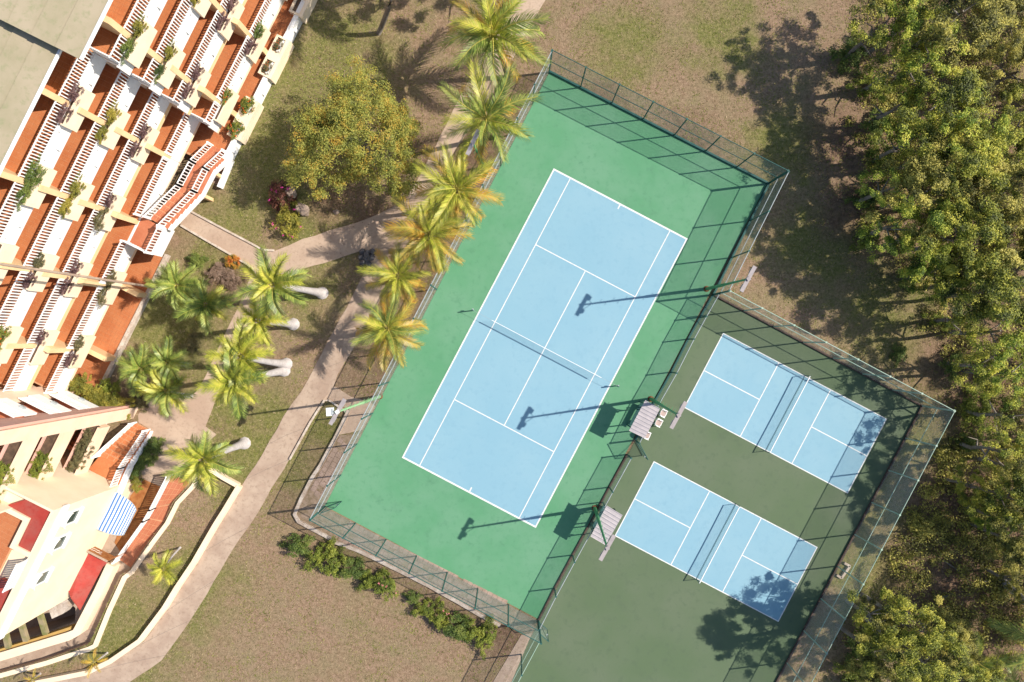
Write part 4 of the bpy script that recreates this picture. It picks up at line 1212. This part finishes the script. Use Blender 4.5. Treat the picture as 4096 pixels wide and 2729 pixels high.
def limbs(parent, base, top, rads, n, spread, seed, m='bark', rise=1.0):
    r = random.Random(seed)
    base, top = Vector(base), Vector(top)
    pts = [base, base.lerp(top, .35) + Vector((r.uniform(-.2, .2), r.uniform(-.2, .2), 0)), base.lerp(top, .7) + Vector((r.uniform(-.2, .2), r.uniform(-.2, .2), 0)), top]
    MB().tube(pts, [rads, rads * .85, rads * .7, rads * .45], 8).build('trunk', M[m], parent, True)
    for i in range(n):
        a = i * 2.4 + r.uniform(-.4, .4)
        st_ = base.lerp(top, r.uniform(.45, .95))
        e = st_ + Vector((math.cos(a) * spread * r.uniform(.6, 1), math.sin(a) * spread * r.uniform(.6, 1), rise * r.uniform(.5, 1.6)))
        md = st_.lerp(e, .5) + Vector((r.uniform(-.3, .3), r.uniform(-.3, .3), r.uniform(0, .4)))
        MB().tube([st_, md, e], [rads * .42, rads * .28, rads * .1], 6).build('limb', M[m], parent, True)

# ------------------------------------------------------------------ palms
COC = 'coconut palms between path and tennis court'
palm('coconut_palm', 'tall coconut palm at the top of the walk above the tennis court corner', (2030, 310), (1968, 139), 6.2, 3.5, 20, ['frond_lime', 'frond_green', 'frond_green', 'frond_yellow'], 1, COC)
palm('coconut_palm', 'coconut palm overlapping the green floodlight pole by the upper court side', (1985, 548), (1944, 474), 7.2, 3.0, 17, ['frond_green', 'frond_lime', 'frond_green', 'frond_yellow'], 2, COC)
palm('coconut_palm', 'big olive green coconut palm leaning over the court next to the path bend', (1856, 830), (1829, 756), 6.2, 2.9, 18, ['frond_lime', 'frond_lime', 'frond_yellow', 'frond_yellow'], 3, COC)
palm('coconut_palm', 'most golden of the coconut palms, opposite the heap of dark rocks', (1752, 985), (1720, 938), 5.6, 2.85, 19, ['frond_lime', 'frond_yellow', 'frond_yellow'], 4, COC)
palm('coconut_palm', 'smallest coconut palm beside the walk, below the golden one', (1622, 1122), (1591, 1102), 3.8, 2.2, 16, ['frond_lime', 'frond_lime', 'frond_yellow'], 5, COC)
palm('coconut_palm', 'lowest coconut palm in the row beside the tennis court fence', (1600, 1318), (1550, 1315), 4.6, 2.7, 17, ['frond_lime', 'frond_green', 'frond_yellow', 'frond_yellow'], 6, COC)
GAR = 'whitish trunked palms in the garden'
kw = dict(fr=FS, trunk='white_trunk', rad=(.17, .12), cocos=False, elev=(68, 0))
palm('garden_palm', 'deep green garden palm nearest the tall pole by the terrace', (757, 1150), (707, 1143), 3.6, 1.75, 14, ['frond_green'], 11, GAR, **kw)
palm('garden_palm', 'deep green garden palm beside a reddish plant, second from the terrace', (872, 1222), (822, 1219), 3.4, 1.75, 14, ['frond_green', 'frond_lime'], 12, GAR, **kw)
kb = dict(kw, bulge=True, rad=(.27, .15))
palm('garden_palm', 'lime palm with a long whitish bottle trunk nearest the path junction', (1290, 1173), (1089, 1139), 8.8, 2.05, 12, ['frond_lime', 'frond_green'], 13, GAR, **kb)
palm('garden_palm', 'lime palm with a whitish trunk below the path junction palm', (1174, 1297), (1030, 1284), 7.2, 1.75, 9, ['frond_lime', 'frond_lime'], 14, GAR, **kb)
palm('garden_palm', 'tallest lime palm above the plaza, upper of two crossing white trunks', (1146, 1456), (962, 1425), 7.6, 2.1, 12, ['frond_lime'], 15, GAR, **kb)
palm('garden_palm', 'lime palm above the plaza, lower of two crossing white trunks', (1138, 1482), (930, 1530), 8.2, 2.0, 11, ['frond_lime', 'frond_green'], 16, GAR, **kb)
palm('garden_palm', 'left one of the three dark green palms above the plaza', (620, 1480), (561, 1477), 3.6, 1.6, 14, ['frond_green'], 17, GAR, **kw)
palm('garden_palm', 'right upper one of the three dark green palms above the plaza', (748, 1458), (670, 1451), 3.8, 1.5, 13, ['frond_green'], 18, GAR, **kw)
palm('garden_palm', 'bottom one of the three dark green palms, over the pink plaza', (765, 1584), (666, 1564), 4.0, 1.7, 14, ['frond_green', 'frond_lime'], 19, GAR, **kw)
palm('garden_palm', 'slender lime palm below the plaza, its trunk foot on the lawn', (979, 1773), (813, 1838), 7.0, 2.05, 12, ['frond_lime', 'frond_green'], 20, GAR, **kb)
ks = dict(kw, rad=(.08, .05), elev=(60, 5))
palm('garden_palm', 'small lime palm on the dry strip beside the lower steps', (721, 2190), (653, 2277), 3.2, 1.15, 10, ['frond_lime'], 21, GAR, **ks)
palm('garden_palm', 'small yellow palm near the curve of the walk at bottom left', (429, 2612), (374, 2651), 2.6, .85, 9, ['frond_lime'], 22, GAR, **dict(ks, fr={'frond_lime': FR['frond_yellow']}))
palm('garden_palm', 'tiny palm cut by the bottom edge at the far left', (161, 2695), (126, 2722), 2.0, .6, 8, ['frond_lime'], 23, GAR, **dict(ks, fr={'frond_lime': FR['frond_yellow']}))
palm('coconut_palm', 'leaning coconut palm rooted in the top lawn with its crown above the frame', (1515, 133), (1640, -260), 8.5, 3.2, 18, ['frond_green', 'frond_lime'], 24, COC, bow=.12)
palm('coconut_palm', 'grey curved palm trunk in the litter at the lower right', (4010, 2325), (4230, 2560), 7.5, 3.2, 16, ['frond_green'], 25, 'forest palms', bow=-.12, trunk='white_trunk', rad=(.27, .2))
palm('coconut_palm', 'low palm with drooping silvery fronds at the bottom right', (3860, 2600), (3905, 2650), 2.6, 2.7, 12, ['frond_green', 'frond_lime'], 26, 'forest palms', rad=(.12, .1), cocos=False)
palm('coconut_palm', 'dark low fan of palm fronds at the bottom right edge of frame', (4000, 2720), (4080, 2790), 3.0, 2.9, 12, ['frond_green'], 27, 'forest palms', rad=(.12, .1), cocos=False)
bt_ = P(3905, 2712)
br = thing('bromeliad', 'crimson spiky bromeliad at the bottom right edge', 'plant', bt_)
FP = frond_mesh(99, m='frond_pink', n=16, leaf=.10, wid=.05, bend=.6)
for i in range(15):
    link('leaf', FP, br, (0, 0, .6), (0, -R(25 + 30 * (i % 2)), i * 2.4), .85)
MB().tube([bt_, bt_ + Vector((0, 0, .65))], .06, 6).build('stem', M['bark'], br)

# ------------------------------------------------------------------ broadleaf trees
def tree(name, label, gpx, zc, me, scale, seed, group, trunk_r=.2, m='bark', limb_n=6, spread=2.0, rot=None):
    b = P(*gpx); b.z = 0
    t = thing(name, label, 'tree', b, group)
    limbs(t, b, b + Vector((0, 0, zc)), trunk_r, limb_n, spread, seed, m)
    link('crown', me, t, (0, 0, zc), (0, 0, rot if rot is not None else seed * 1.7), scale)
    return t
BIG = crown_mesh(31, 4.1, 4.1, 3.0, 250, 250, .062, 'leaf_big', cl=(.16, .30), hollow=.3)
tree('spreading_tree', 'large round yellow green tree with orange leaves on the garden lawn', (1478, 622), 4.4, BIG, 1, 5, None, .28, 'bark', 12, 2.6, 0.)
FT = [crown_mesh(41 + i, 2.6, 2.6, 2.3, 50, 330, .062, mm, cl=(.18, .36), hollow=.3) for i, mm in enumerate(('leaf_forest', 'leaf_forest_b', 'leaf_forest_c', 'leaf_forest', 'leaf_forest_b'))]
FTS = [crown_mesh(51 + i, 2.6, 2.6, 2.0, 36, 140, .064, mm, cl=(.16, .34), hollow=.3) for i, mm in enumerate(('leaf_forest', 'leaf_forest_c'))]
FOR = 'trees along the forest edge'
EDGE = []
forest = [  # crown position in the photo (px of 2353 wide view), height, scale
 (2035, 55, 6.0, 1.0), (2110, 30, 6.5, 1.1), (2215, 25, 7, 1.2), (2320, 40, 5, 1.0), (2065, 150, 4.8, .9), (2150, 130, 6, 1.1), (2340, 165, 3.5, 1.0),
 (2075, 235, 4.8, .9), (2165, 235, 5.8, 1.1), (2345, 290, 4, .9), (2090, 330, 5, 1.0), (2185, 335, 6.5, 1.1), (2280, 350, 6, 1.1),
 (2055, 430, 5, .8), (2130, 440, 5.8, 1.1), (2225, 440, 6.5, 1.15), (2325, 450, 6.5, 1.1), (2060, 520, 5, .8), (2130, 540, 5.8, 1.0), (2215, 545, 6.5, 1.1), (2315, 560, 6.5, 1.15),
 (2150, 630, 4, .7), (2235, 650, 5, 1.0), (2320, 665, 6.5, 1.1), (2225, 735, 4, .7), (2300, 760, 5.5, 1.1), (2265, 840, 4.5, .8), (2335, 860, 5.5, 1.0), (2330, 960, 5, 1.0),
 (2300, 1040, 4.5, .7), (2345, 1080, 5, .8), (2010, 1430, 4.0, .6), (2075, 1435, 5.5, .9), (2025, 1525, 6.2, .9), (2110, 1515, 7.5, .95), (2170, 1470, 5.5, .75), (2190, 1570, 6, .9)]
forest2 = [(2335, 1150, 5.5, .85, 'tree at the right edge just above the dappled litter clearing'), (2290, 1190, 3.5, .5, 'small tree left of the one above the litter clearing'), (2348, 1250, 5.5, .85, 'tree at the right edge beside the litter clearing'), (2345, 1345, 3.5, .5, 'small tree at the right edge over the grey palm trunk'), (2230, 1120, 3., .5, 'small tree between the forest edge and the pickleball fence')]
ROWW = ['topmost', 'second', 'third', 'fourth', 'fifth', 'sixth', 'seventh', 'eighth', 'ninth', 'tenth', 'eleventh', 'twelfth']
rows = {}
for i, (x, y, zc, s) in enumerate(forest): rows.setdefault(int(y // 100), []).append(i)
lab = {}
for rw, ids in rows.items():
    ids = sorted(ids, key=lambda i: forest[i][0])
    for k, i in enumerate(ids): lab[i] = (rw, k, len(ids))
LOOK = ['bushy green', 'greyish olive', 'bright lime green', 'dense mid green', 'loose olive']
def place_word(i):
    rw, k, n = lab[i]
    return '%s from the left in the %s row of the forest' % (ORD[k], ORD[rw])
for i, (x, y, zc, s) in enumerate(forest):
    q = P(x * 1.7407, y * 1.7407, zc)
    g = ((q.x * PXM) + PCX, PCY - q.y * PXM)
    v = (i * 3 + i // 5) % 5
    if y > 1400: v = 4 if i % 2 else 3
    if y < 1100: lb = LOOK[v] + ' tree ' + place_word(i)
    else: lb = ['pale green young tree nearest the fence corner at lower right', 'mid green tree by the fence at lower right, above the flowering one', 'tall tree with lilac flecks closest to the fence at the bottom', 'dense tree right of the lilac flecked one at the bottom', 'broad green tree beside the drooping palm fronds at lower right', 'bottommost green tree cut by the lower edge near the bromeliad'][i - len(forest) + 6]
    front = lab[i][1] == 0 and y < 1100
    me_ = FTS[i % 2] if front or (lab[i][1] == 1 and y < 1100 and i % 2) else FT[v]
    tree('forest_tree', lb, g, zc, me_, (s, s * (1 + .1 * ((i * 7) % 3 - 1)), s * .95), i + 3, FOR, .16, 'pale_bark' if i % 3 else 'bark', 5, 1.6)
    if front: EDGE.append((g[0] + 12, g[1], s * 1.15))
for i, (x, y, zc, s, lb) in enumerate(forest2):
    q = P(x * 1.7407, y * 1.7407, zc)
    tree('forest_tree', lb, ((q.x * PXM) + PCX, PCY - q.y * PXM), zc, FT[(i * 2) % 5], s, 60 + i, FOR, .12, 'bark', 4, 1.0)
for i in range(4):
    tree('forest_tree', '%s tree from the top beyond the lower right edge of frame' % ORD[i], (4190 + 50 * (i % 2), 1950 + 190 * i), 6.5, FT[i % 5], 1.1, 70 + i, FOR)
# trees just outside the frame whose shade falls on the lawn and courts
tree('forest_tree', 'tree above the frame shading the top lawn beside the hotel', (1700, -35), 5.6, FT[0], (.85, .85, .9), 90, FOR)
tree('forest_tree', 'tree above the frame shading the lawn by the coconut palms', (2030, -45), 5.6, FT[3], (.95, .7, .9), 91, FOR)
for i in range(7):
    tree('forest_tree', '%s tree from the top in the forest beyond the right edge of frame' % ORD[i], (4260 + 60 * (i % 2), 60 + 330 * i), 6.5, FT[i % 5], 1.15, 100 + i, FOR)

# undergrowth on the forest floor
r = random.Random(17)
mb = MB()
def in_forest(x, y):
    edge = 3420 if y < 900 else (3480 + (y - 900) * .55 if y < 1500 else 3830)
    if y > 1800: edge = 3760 - (y - 1800) * .45
    return x > edge
cnt = 0
while cnt < 520:
    x, y = r.uniform(3300, 4200), r.uniform(-60, 2790)
    if not in_forest(x + r.uniform(-60, 60), y): continue
    if y > 2050 and y < 2420 and x < 3900 and r.random() < .6: continue
    p = P(x, y); s = r.uniform(.25, .7)
    leaves(mb, p + Vector((0, 0, s * .5)), (s, s, s * .6), int(110 * s) + 20, .075, r); cnt += 1
for _ in range(300):
    x, y = r.uniform(3440, 4130), r.uniform(-20, 1850)
    if not in_forest(x - 40, y): continue
    s = r.uniform(.5, 1.1)
    leaves(mb, P(x, y) + Vector((0, 0, s * .45)), (s, s, s * .55), int(200 * s), .075, r)
for _ in range(150):
    x, y = r.uniform(3560, 4130), r.uniform(1780, 2560)
    if not in_forest(x, y) or (3650 < x < 3900 and 2230 < y < 2420 and r.random() < .75): continue
    s = r.uniform(.5, 1.15)
    leaves(mb, P(x, y) + Vector((0, 0, s * .45)), (s, s, s * .55), int(260 * s), .075, r)
stuff(tag(mb.build('undergrowth', M['leaf_forest_b']), 'low leafy undergrowth covering the forest floor at the right', 'undergrowth'))
mb = MB()
for _ in range(5200):
    k = r.random()
    if k < .6: x, y = r.uniform(3300, 4150), r.uniform(0, 2729)
    elif k < .8: x, y = r.gauss(1560, 130), r.gauss(690, 120)
    else: x, y = r.gauss(1330, 130), r.gauss(420, 200)
    if k < .6 and not in_forest(x + 120, y): continue
    if 1590 < x and y > 300 and k >= .6: continue
    p = P(x, y, 0)
    a = r.uniform(0, 6.28); s = r.uniform(.03, .075)
    d = Vector((math.cos(a), math.sin(a), r.uniform(-.3, .3))) * s; e = Vector((-math.sin(a), math.cos(a), r.uniform(-.3, .3))) * s * .5
    c = p + Vector((0, 0, .045))
    mb.face([c - d, c + e, c + d, c - e])
stuff(tag(mb.build('fallen_leaves', M['leaf_dry']), 'scattered dry fallen leaves on lawn and forest floor', 'leaves'))
EDGE += [(3500, 2480, 1.2), (3440, 2600, 1.3), (3410, 2710, 1.2)]
# fallen branches in the litter
for i, (a, b_, rad) in enumerate((((3740, 2400), (3815, 2372), .09), ((3905, 2332), (3975, 2322), .07), ((3770, 2240), (3890, 2340), .05))):
    A_, B_ = P(*a), P(*b_)
    o = MB().tube([A_ + Vector((0, 0, .08)), A_.lerp(B_, .5) + Vector((.1, .1, .14)), B_ + Vector((0, 0, .06))], [rad, rad * .9, rad * .5], 7).build('fallen_branch', M['pale_bark'], None, True, A_)
    tag(o, ['thick pale fallen log in the forest litter at lower right', 'short pale log near the grey palm trunk', 'thin dry fallen branch slanting through the litter'][i], 'branch', 'fallen branches')

# ------------------------------------------------------------------ shrubs
BUSH = {}
def bush(m, v, flowers=None):
    k = (m, v, flowers)
    if k not in BUSH:
        BUSH[k] = crown_mesh(200 + len(BUSH), 1, 1, .8, 40, 70, .065, m, cl=(.32, .55), hollow=.2, extra=(flowers, {'petal_rose': 5, 'petal_pink': 7}.get(flowers, 14), .085) if flowers else None)
    return BUSH[k]
def shrub(label, p, m, size, seed, group=None, flowers=None, name='shrub', rot=None, cat='shrub'):
    t = thing(name, label, cat, p, group)
    link('foliage', bush(m, seed % 2, flowers), t, (0, 0, size[2] * .55), (0, 0, seed if rot is None else rot), size)
    MB().tube([p - Vector((0, 0, .05)), p + Vector((0, 0, size[2] * .6))], [.04, .02], 5).build('stem', M['bark'], t)
    return t
UANG = math.atan2(EV.y, EV.x)
FLN = {12: 'top floor', 9: 'third floor', 6: 'second floor', 3: 'first floor'}
COLN = {'leaf_yg': 'yellow green', 'leaf_green': 'green', 'leaf_purple': 'dark purple', 'leaf_olive': 'greyish olive', 'leaf_orange': 'orange flowering'}
PG = 'shrubs in the balcony planters'
plan = {  # (levels, wall): (upper, lower)
 (LA, 5.65, 12): ('leaf_yg', 'leaf_green'), (LA, 5.65, 9): ('leaf_yg', 'leaf_green'), (LA, 5.65, 6): ('leaf_purple', 'leaf_purple'), (LA, 5.65, 3): ('leaf_orange', None),
 (LA, 10.6, 9): ('leaf_yg', 'leaf_yg'), (LA, 10.6, 6): ('leaf_purple', 'leaf_purple'), (LA, 10.6, 3): ('leaf_green', 'leaf_purple'),
 (LB, .75, 12): ('leaf_purple', 'leaf_purple'), (LB, .75, 9): ('leaf_yg', 'leaf_yg'), (LB, .75, 6): ('leaf_purple', 'leaf_purple'),
 (LB, -4.2, 12): ('leaf_green', 'leaf_green'), (LB, -4.2, 9): ('leaf_yg', 'leaf_yg'), (LB, -4.2, 6): ('leaf_purple', 'leaf_olive'),
 (LB, -9.1, 9): ('leaf_olive', 'leaf_purple'), (LB, -9.1, 6): ('leaf_purple', 'leaf_purple'), (LB, -9.1, 3): ('leaf_olive', 'leaf_olive'),
 (LB, -14.05, 9): ('leaf_orange', 'leaf_orange'), (LB, -14.05, 6): ('leaf_purple', None), (LB, -14.05, 3): ('leaf_olive', 'leaf_purple')} if False else None
plan = [(LA, 5.65, 12, 'leaf_yg', 'leaf_green'), (LA, 5.65, 9, 'leaf_yg', 'leaf_green'), (LA, 5.65, 6, 'leaf_purple', 'leaf_purple'), (LA, 5.65, 3, 'leaf_orange', None),
 (LA, 10.6, 9, 'leaf_yg', 'leaf_yg'), (LA, 10.6, 6, 'leaf_purple', 'leaf_purple'), (LA, 10.6, 3, 'leaf_green', 'leaf_purple'),
 (LB, .75, 12, 'leaf_purple', 'leaf_purple'), (LB, .75, 9, 'leaf_yg', 'leaf_yg'), (LB, .75, 6, 'leaf_purple', 'leaf_purple'),
 (LB, -4.2, 12, 'leaf_green', 'leaf_green'), (LB, -4.2, 9, 'leaf_yg', 'leaf_yg'), (LB, -4.2, 6, 'leaf_purple', 'leaf_olive'),
 (LB, -9.1, 9, 'leaf_olive', 'leaf_purple'), (LB, -9.1, 6, 'leaf_purple', 'leaf_purple'), (LB, -9.1, 3, 'leaf_olive', 'leaf_olive'),
 (LB, -14.05, 9, 'leaf_orange', 'leaf_orange'), (LB, -14.05, 6, 'leaf_purple', None), (LB, -14.05, 3, 'leaf_olive', 'leaf_purple')]
WALLN = {5.65: 'above the roof step', 10.6: 'nearest the top edge', .75: 'just below the roof step', -4.2: 'midway between roof step and tall pole', -9.1: 'at the tall pole', -14.05: 'nearest the stair tower'}
for i, (lv, wu, z, a, b_) in enumerate(plan):
    s = [q[1] for q in lv if q[0] == z][0]
    for du, mm, wd in ((.66, a, 'upper'), (-.66, b_, 'lower')):
        if not mm: continue
        rr2 = random.Random(i * 5 + int(du * 10))
        k = rr2.uniform(.85, 1.15)
        big = 1.25 if (wu == -4.2 and z > 6) else 1
        shrub('%s shrub, %s in %s planter %s' % (COLN[mm], wd, FLN[z], WALLN[wu]), F(s + .17, wu + du, z + .04), mm, (.62 * k * big, .31 * k * big, .46 * k), i * 2 + (1 if du > 0 else 0), PG, 'petal_orange' if mm == 'leaf_orange' else None, rot=UANG)
for wu, mm, sz, fl, nm in ((5.65, 'leaf_orange', .62, 'petal_orange', 'round orange flowering bush'), (10.6, 'leaf_olive', .38, 'petal_orange', 'sparse straggly bush')):
    for du, wd in ((.875, 'upper'), (-.875, 'lower')):
        shrub('%s, %s half of the ground floor planter %s' % (nm, wd, WALLN[wu]), F(-24.43, wu + du, .93), mm, (sz * 1.05, sz * .8, sz * .9), int(wu * 3 + du * 9), 'ground floor planter bushes', fl, rot=UANG)
# creepers in the tower troughs
for i, (z, s, u0_, nn_, mm) in enumerate(((9, -23.45, -21.6, 'left', 'leaf_hedge'), (6, -23.2, -21.3, 'middle', 'leaf_hedge'), (3, -22.6, -20.0, 'right', 'leaf_olive'))):
    t = thing('trailing_plant', 'grassy trailing plant spilling from the %s planter trough of the stair tower' % nn_, 'plant', F(s - .5, u0_, z + .1), 'trailing plants in the tower troughs')
    for k in range(5):
        link('foliage', bush(mm, k % 2), t, EV * (k - 2) * .55 + Vector((0, 0, .1)) + NV * (.12 * (k % 2)), (0, 0, k), (.5, .5, .4))
def creeper(label, pxs, m, z, sz, name='creeper'):
    b = P(*pxs[0], z)
    t = thing(name, label, 'plant', b)
    for k, q in enumerate(pxs):
        p = P(*q, z)
        link('foliage', bush(m, k % 2), t, p - b, (0, 0, k * 1.3), (sz * (1 + .2 * (k % 2)), sz, sz * .8))
creeper('broad yellow creeper sprawling over the hotel corner above the plaza', [(312, 1545), (350, 1562), (390, 1585), (428, 1605), (455, 1625), (480, 1640)], 'leaf_yg', 1.2, .75)
creeper('bright green shrubs beside the entry steps', [(622, 1785), (600, 1815), (572, 1838), (548, 1868)], 'leaf_green', .4, .62, 'shrub_row')
creeper('yellow creeper hanging at the foot of the entry steps', [(540, 1895), (545, 1925), (550, 1950)], 'leaf_yg', .2, .42)
shrub('olive bush at the plaza corner beside the peach tower foot', P(562, 1610), 'leaf_olive', (.62, .62, .7), 3)
shrub('dark olive bush below the ground terrace end above the plaza', P(450, 1545, .5), 'leaf_hedge', (.7, .7, .8), 4)

for i, (x, y, s) in enumerate(EDGE):
    shrub('dark leafy understorey shrub, %s down along the shaded forest edge' % (ORD + ['thirteenth', 'fourteenth', 'fifteenth', 'sixteenth'])[i], P(x, y), 'leaf_hedge' if i % 2 else 'leaf_green', (s, s * .9, s * 1.2), i + 40, 'understorey shrubs at the forest edge')
# hedge by the tennis court
hp = [(1198, 2181), (1285, 2212), (1346, 2238), (1416, 2268), (1486, 2312), (1551, 2333), (1651, 2388), (1703, 2421), (1760, 2451), (1830, 2495), (1891, 2516), (1947, 2538)]
for i, q in enumerate(hp):
    k = [.85, .8, .9, .8, .75, .85, .5, .62, .8, .95, .85, .8][i]
    shrub('leafy green hedge shrub, %s from the left in the row below the tennis court' % ORD[i], P(*q), 'leaf_hedge' if i % 3 else 'leaf_green', (k * 1.22, k * 1.0, k), i, 'hedge shrubs below the tennis court', 'petal_rose' if i in (5, 8) else None)
# garden bed
shrub('reddish bougainvillea bush with magenta flowers beside the boulders', P(1132, 800), 'leaf_red', (1.15, .95, 1.0), 1, None, 'petal_pink')
shrub('round pale green bush with magenta flowers at its edge', P(1160, 888), 'leaf_yg', (1.25, 1.05, 1.0), 2, None, 'petal_pink')
shrub('red and yellow croton by the curved white kerb', P(938, 1049), 'leaf_croton', (.52, .52, .6), 5)
shrub('small dark green bush on the garden lawn left of the dry shrubs', P(792, 1048), 'leaf_green', (.7, .55, .55), 6)
shrub('dry brown twiggy shrub, left one of two on the garden lawn', P(872, 1092), 'leaf_dry', (.9, .6, .45), 7, 'dry shrubs')
shrub('dry brown twiggy shrub, right one of two on the garden lawn', P(928, 1124), 'leaf_dry', (.85, .7, .45), 8, 'dry shrubs')
shrub('rust red plant beneath the second garden palm', P(905, 1210), 'leaf_croton', (.5, .3, .5), 9)
shrub('brownish bush in the shade of the garden palms', P(775, 1375), 'leaf_olive', (.7, .7, .5), 10)
shrub('bright green bush beyond the pickleball fence at the right', P(3590, 1420), 'leaf_green', (.7, .6, .5), 14)

def rock(label, p, size, seed, m, group=None):
    me = blob_mesh(seed, 1, .2, 2); me.materials.append(M[m])
    o = link('boulder', me, None, p + Vector((0, 0, size[2] * .6)), (0, 0, seed), size)
    return tag(o, label, 'rock', group)
rock('tall pale boulder right of the bougainvillea', P(1212, 842), (.42, .62, .5), 1, 'rock')
rock('pale boulder tucked behind the reddish bougainvillea', P(1168, 775), (.5, .42, .45), 2, 'rock')
rock('small flat stone on the bare patch under the big tree', P(1345, 848), (.22, .18, .12), 3, 'rock')
rk = [(1450, 1008), (1470, 1012), (1492, 1010), (1447, 1030), (1466, 1036), (1488, 1032), (1452, 1052), (1474, 1054), (1470, 1024)]
WHERE = ['top left', 'top middle', 'top right', 'middle left', 'centre', 'middle right', 'bottom left', 'bottom right', 'uppermost central']
for i, q in enumerate(rk):
    rock('dark jagged rock, %s in the heap at the path fork' % WHERE[i], P(*q) + Vector((0, 0, .22 if i == 8 else 0)), (.24, .21 + .02 * (i % 3), .22), 20 + i, 'dark_rock', 'rocks heaped at the path fork')
# green garden spotlight
g = P(1576, 774)
gl = thing('garden_spotlight', 'small green garden spotlight on the grass beside the big tree', 'light', g)
MB().box(g + Vector((0, 0, .06)), (.17, .1, 0), (-.1, .17, 0), (0, 0, .06)).build('base', M['pole'], gl)
MB().tube([g + Vector((0, 0, .12)), g + Vector((0, 0, .34))], [.1, .13], 10).build('lamp_head', M['glass'], gl)
# brick pit beside the pickleball fence
pt_ = [(3374, 2250), (3396, 2262), (3362, 2310), (3344, 2298)]
for k, (a, b_) in enumerate(((pt_[0], pt_[1]), (pt_[1], pt_[2]), (pt_[2], pt_[3]))):
    pass
o = MB()
for a, b_ in ((pt_[0], pt_[1]), (pt_[1], pt_[2]), (pt_[2], pt_[3])):
    o.prism(band([a, b_], .16), -.02, .2)
tag(o.build('drain_surround', M['kerb'], None, False, P(3370, 2280)), 'small open concrete surround behind the pickleball fence', 'drain')

# ------------------------------------------------------------------ grass tufts on the open lawns
def inside(px, x, y):
    c = False; j = len(px) - 1
    for i in range(len(px)):
        xi, yi = px[i]; xj, yj = px[j]
        if (yi > y) != (yj > y) and x < (xj - xi) * (y - yi) / (yj - yi) + xi: c = not c
        j = i
    return c
SOLID = [walk_l + walk_r, up, HOLE, TN, [(2848, 1183), (3690, 1622), (3075, 2790), (1995, 2790), (2158, 2484)], strip_out + strip_in, [(1290, 1600), (1322, 1552), (1405, 1588), (1500, 1625), (1450, 1720), (1346, 1742)]]
rg = random.Random(77)
from mathutils import noise as mnoise
gm, dm = MB(), MB()
n_ = 0
while n_ < 34000:
    x, y = rg.uniform(-20, 4110), rg.uniform(-20, 2750)
    q = P(x, y)
    if q.x * NV.x + q.y * NV.y < -24.0 and y < 1700: continue
    if any(inside(s_, x, y) for s_ in SOLID): continue
    v_ = mnoise.fractal(Vector((q.x * .35, q.y * .35, 3)), .8, 2., 4)
    if rg.random() > .45 + .5 * v_: continue
    dry = rg.random() < .48 - .35 * v_ + (.12 if y > 2100 else 0)
    mb_ = dm if dry else gm
    for k in range(3):
        a = rg.uniform(0, 6.28); h_ = rg.uniform(.03, .075); w_ = rg.uniform(.012, .03)
        d = Vector((math.cos(a), math.sin(a), 0)); e = Vector((-d.y, d.x, 0))
        b_ = q + d * rg.uniform(0, .05)
        mb_.face([b_ - e * w_, b_ + e * w_, b_ + d * rg.uniform(.05, .12) + Vector((0, 0, h_))])
    n_ += 1
stuff(tag(gm.build('grass', M['blade_green']), 'short green grass tufts growing over the lawns', 'grass'))
stuff(tag(dm.build('dry_grass', M['blade_dry']), 'short straw coloured grass tufts scattered over the lawns', 'grass'))
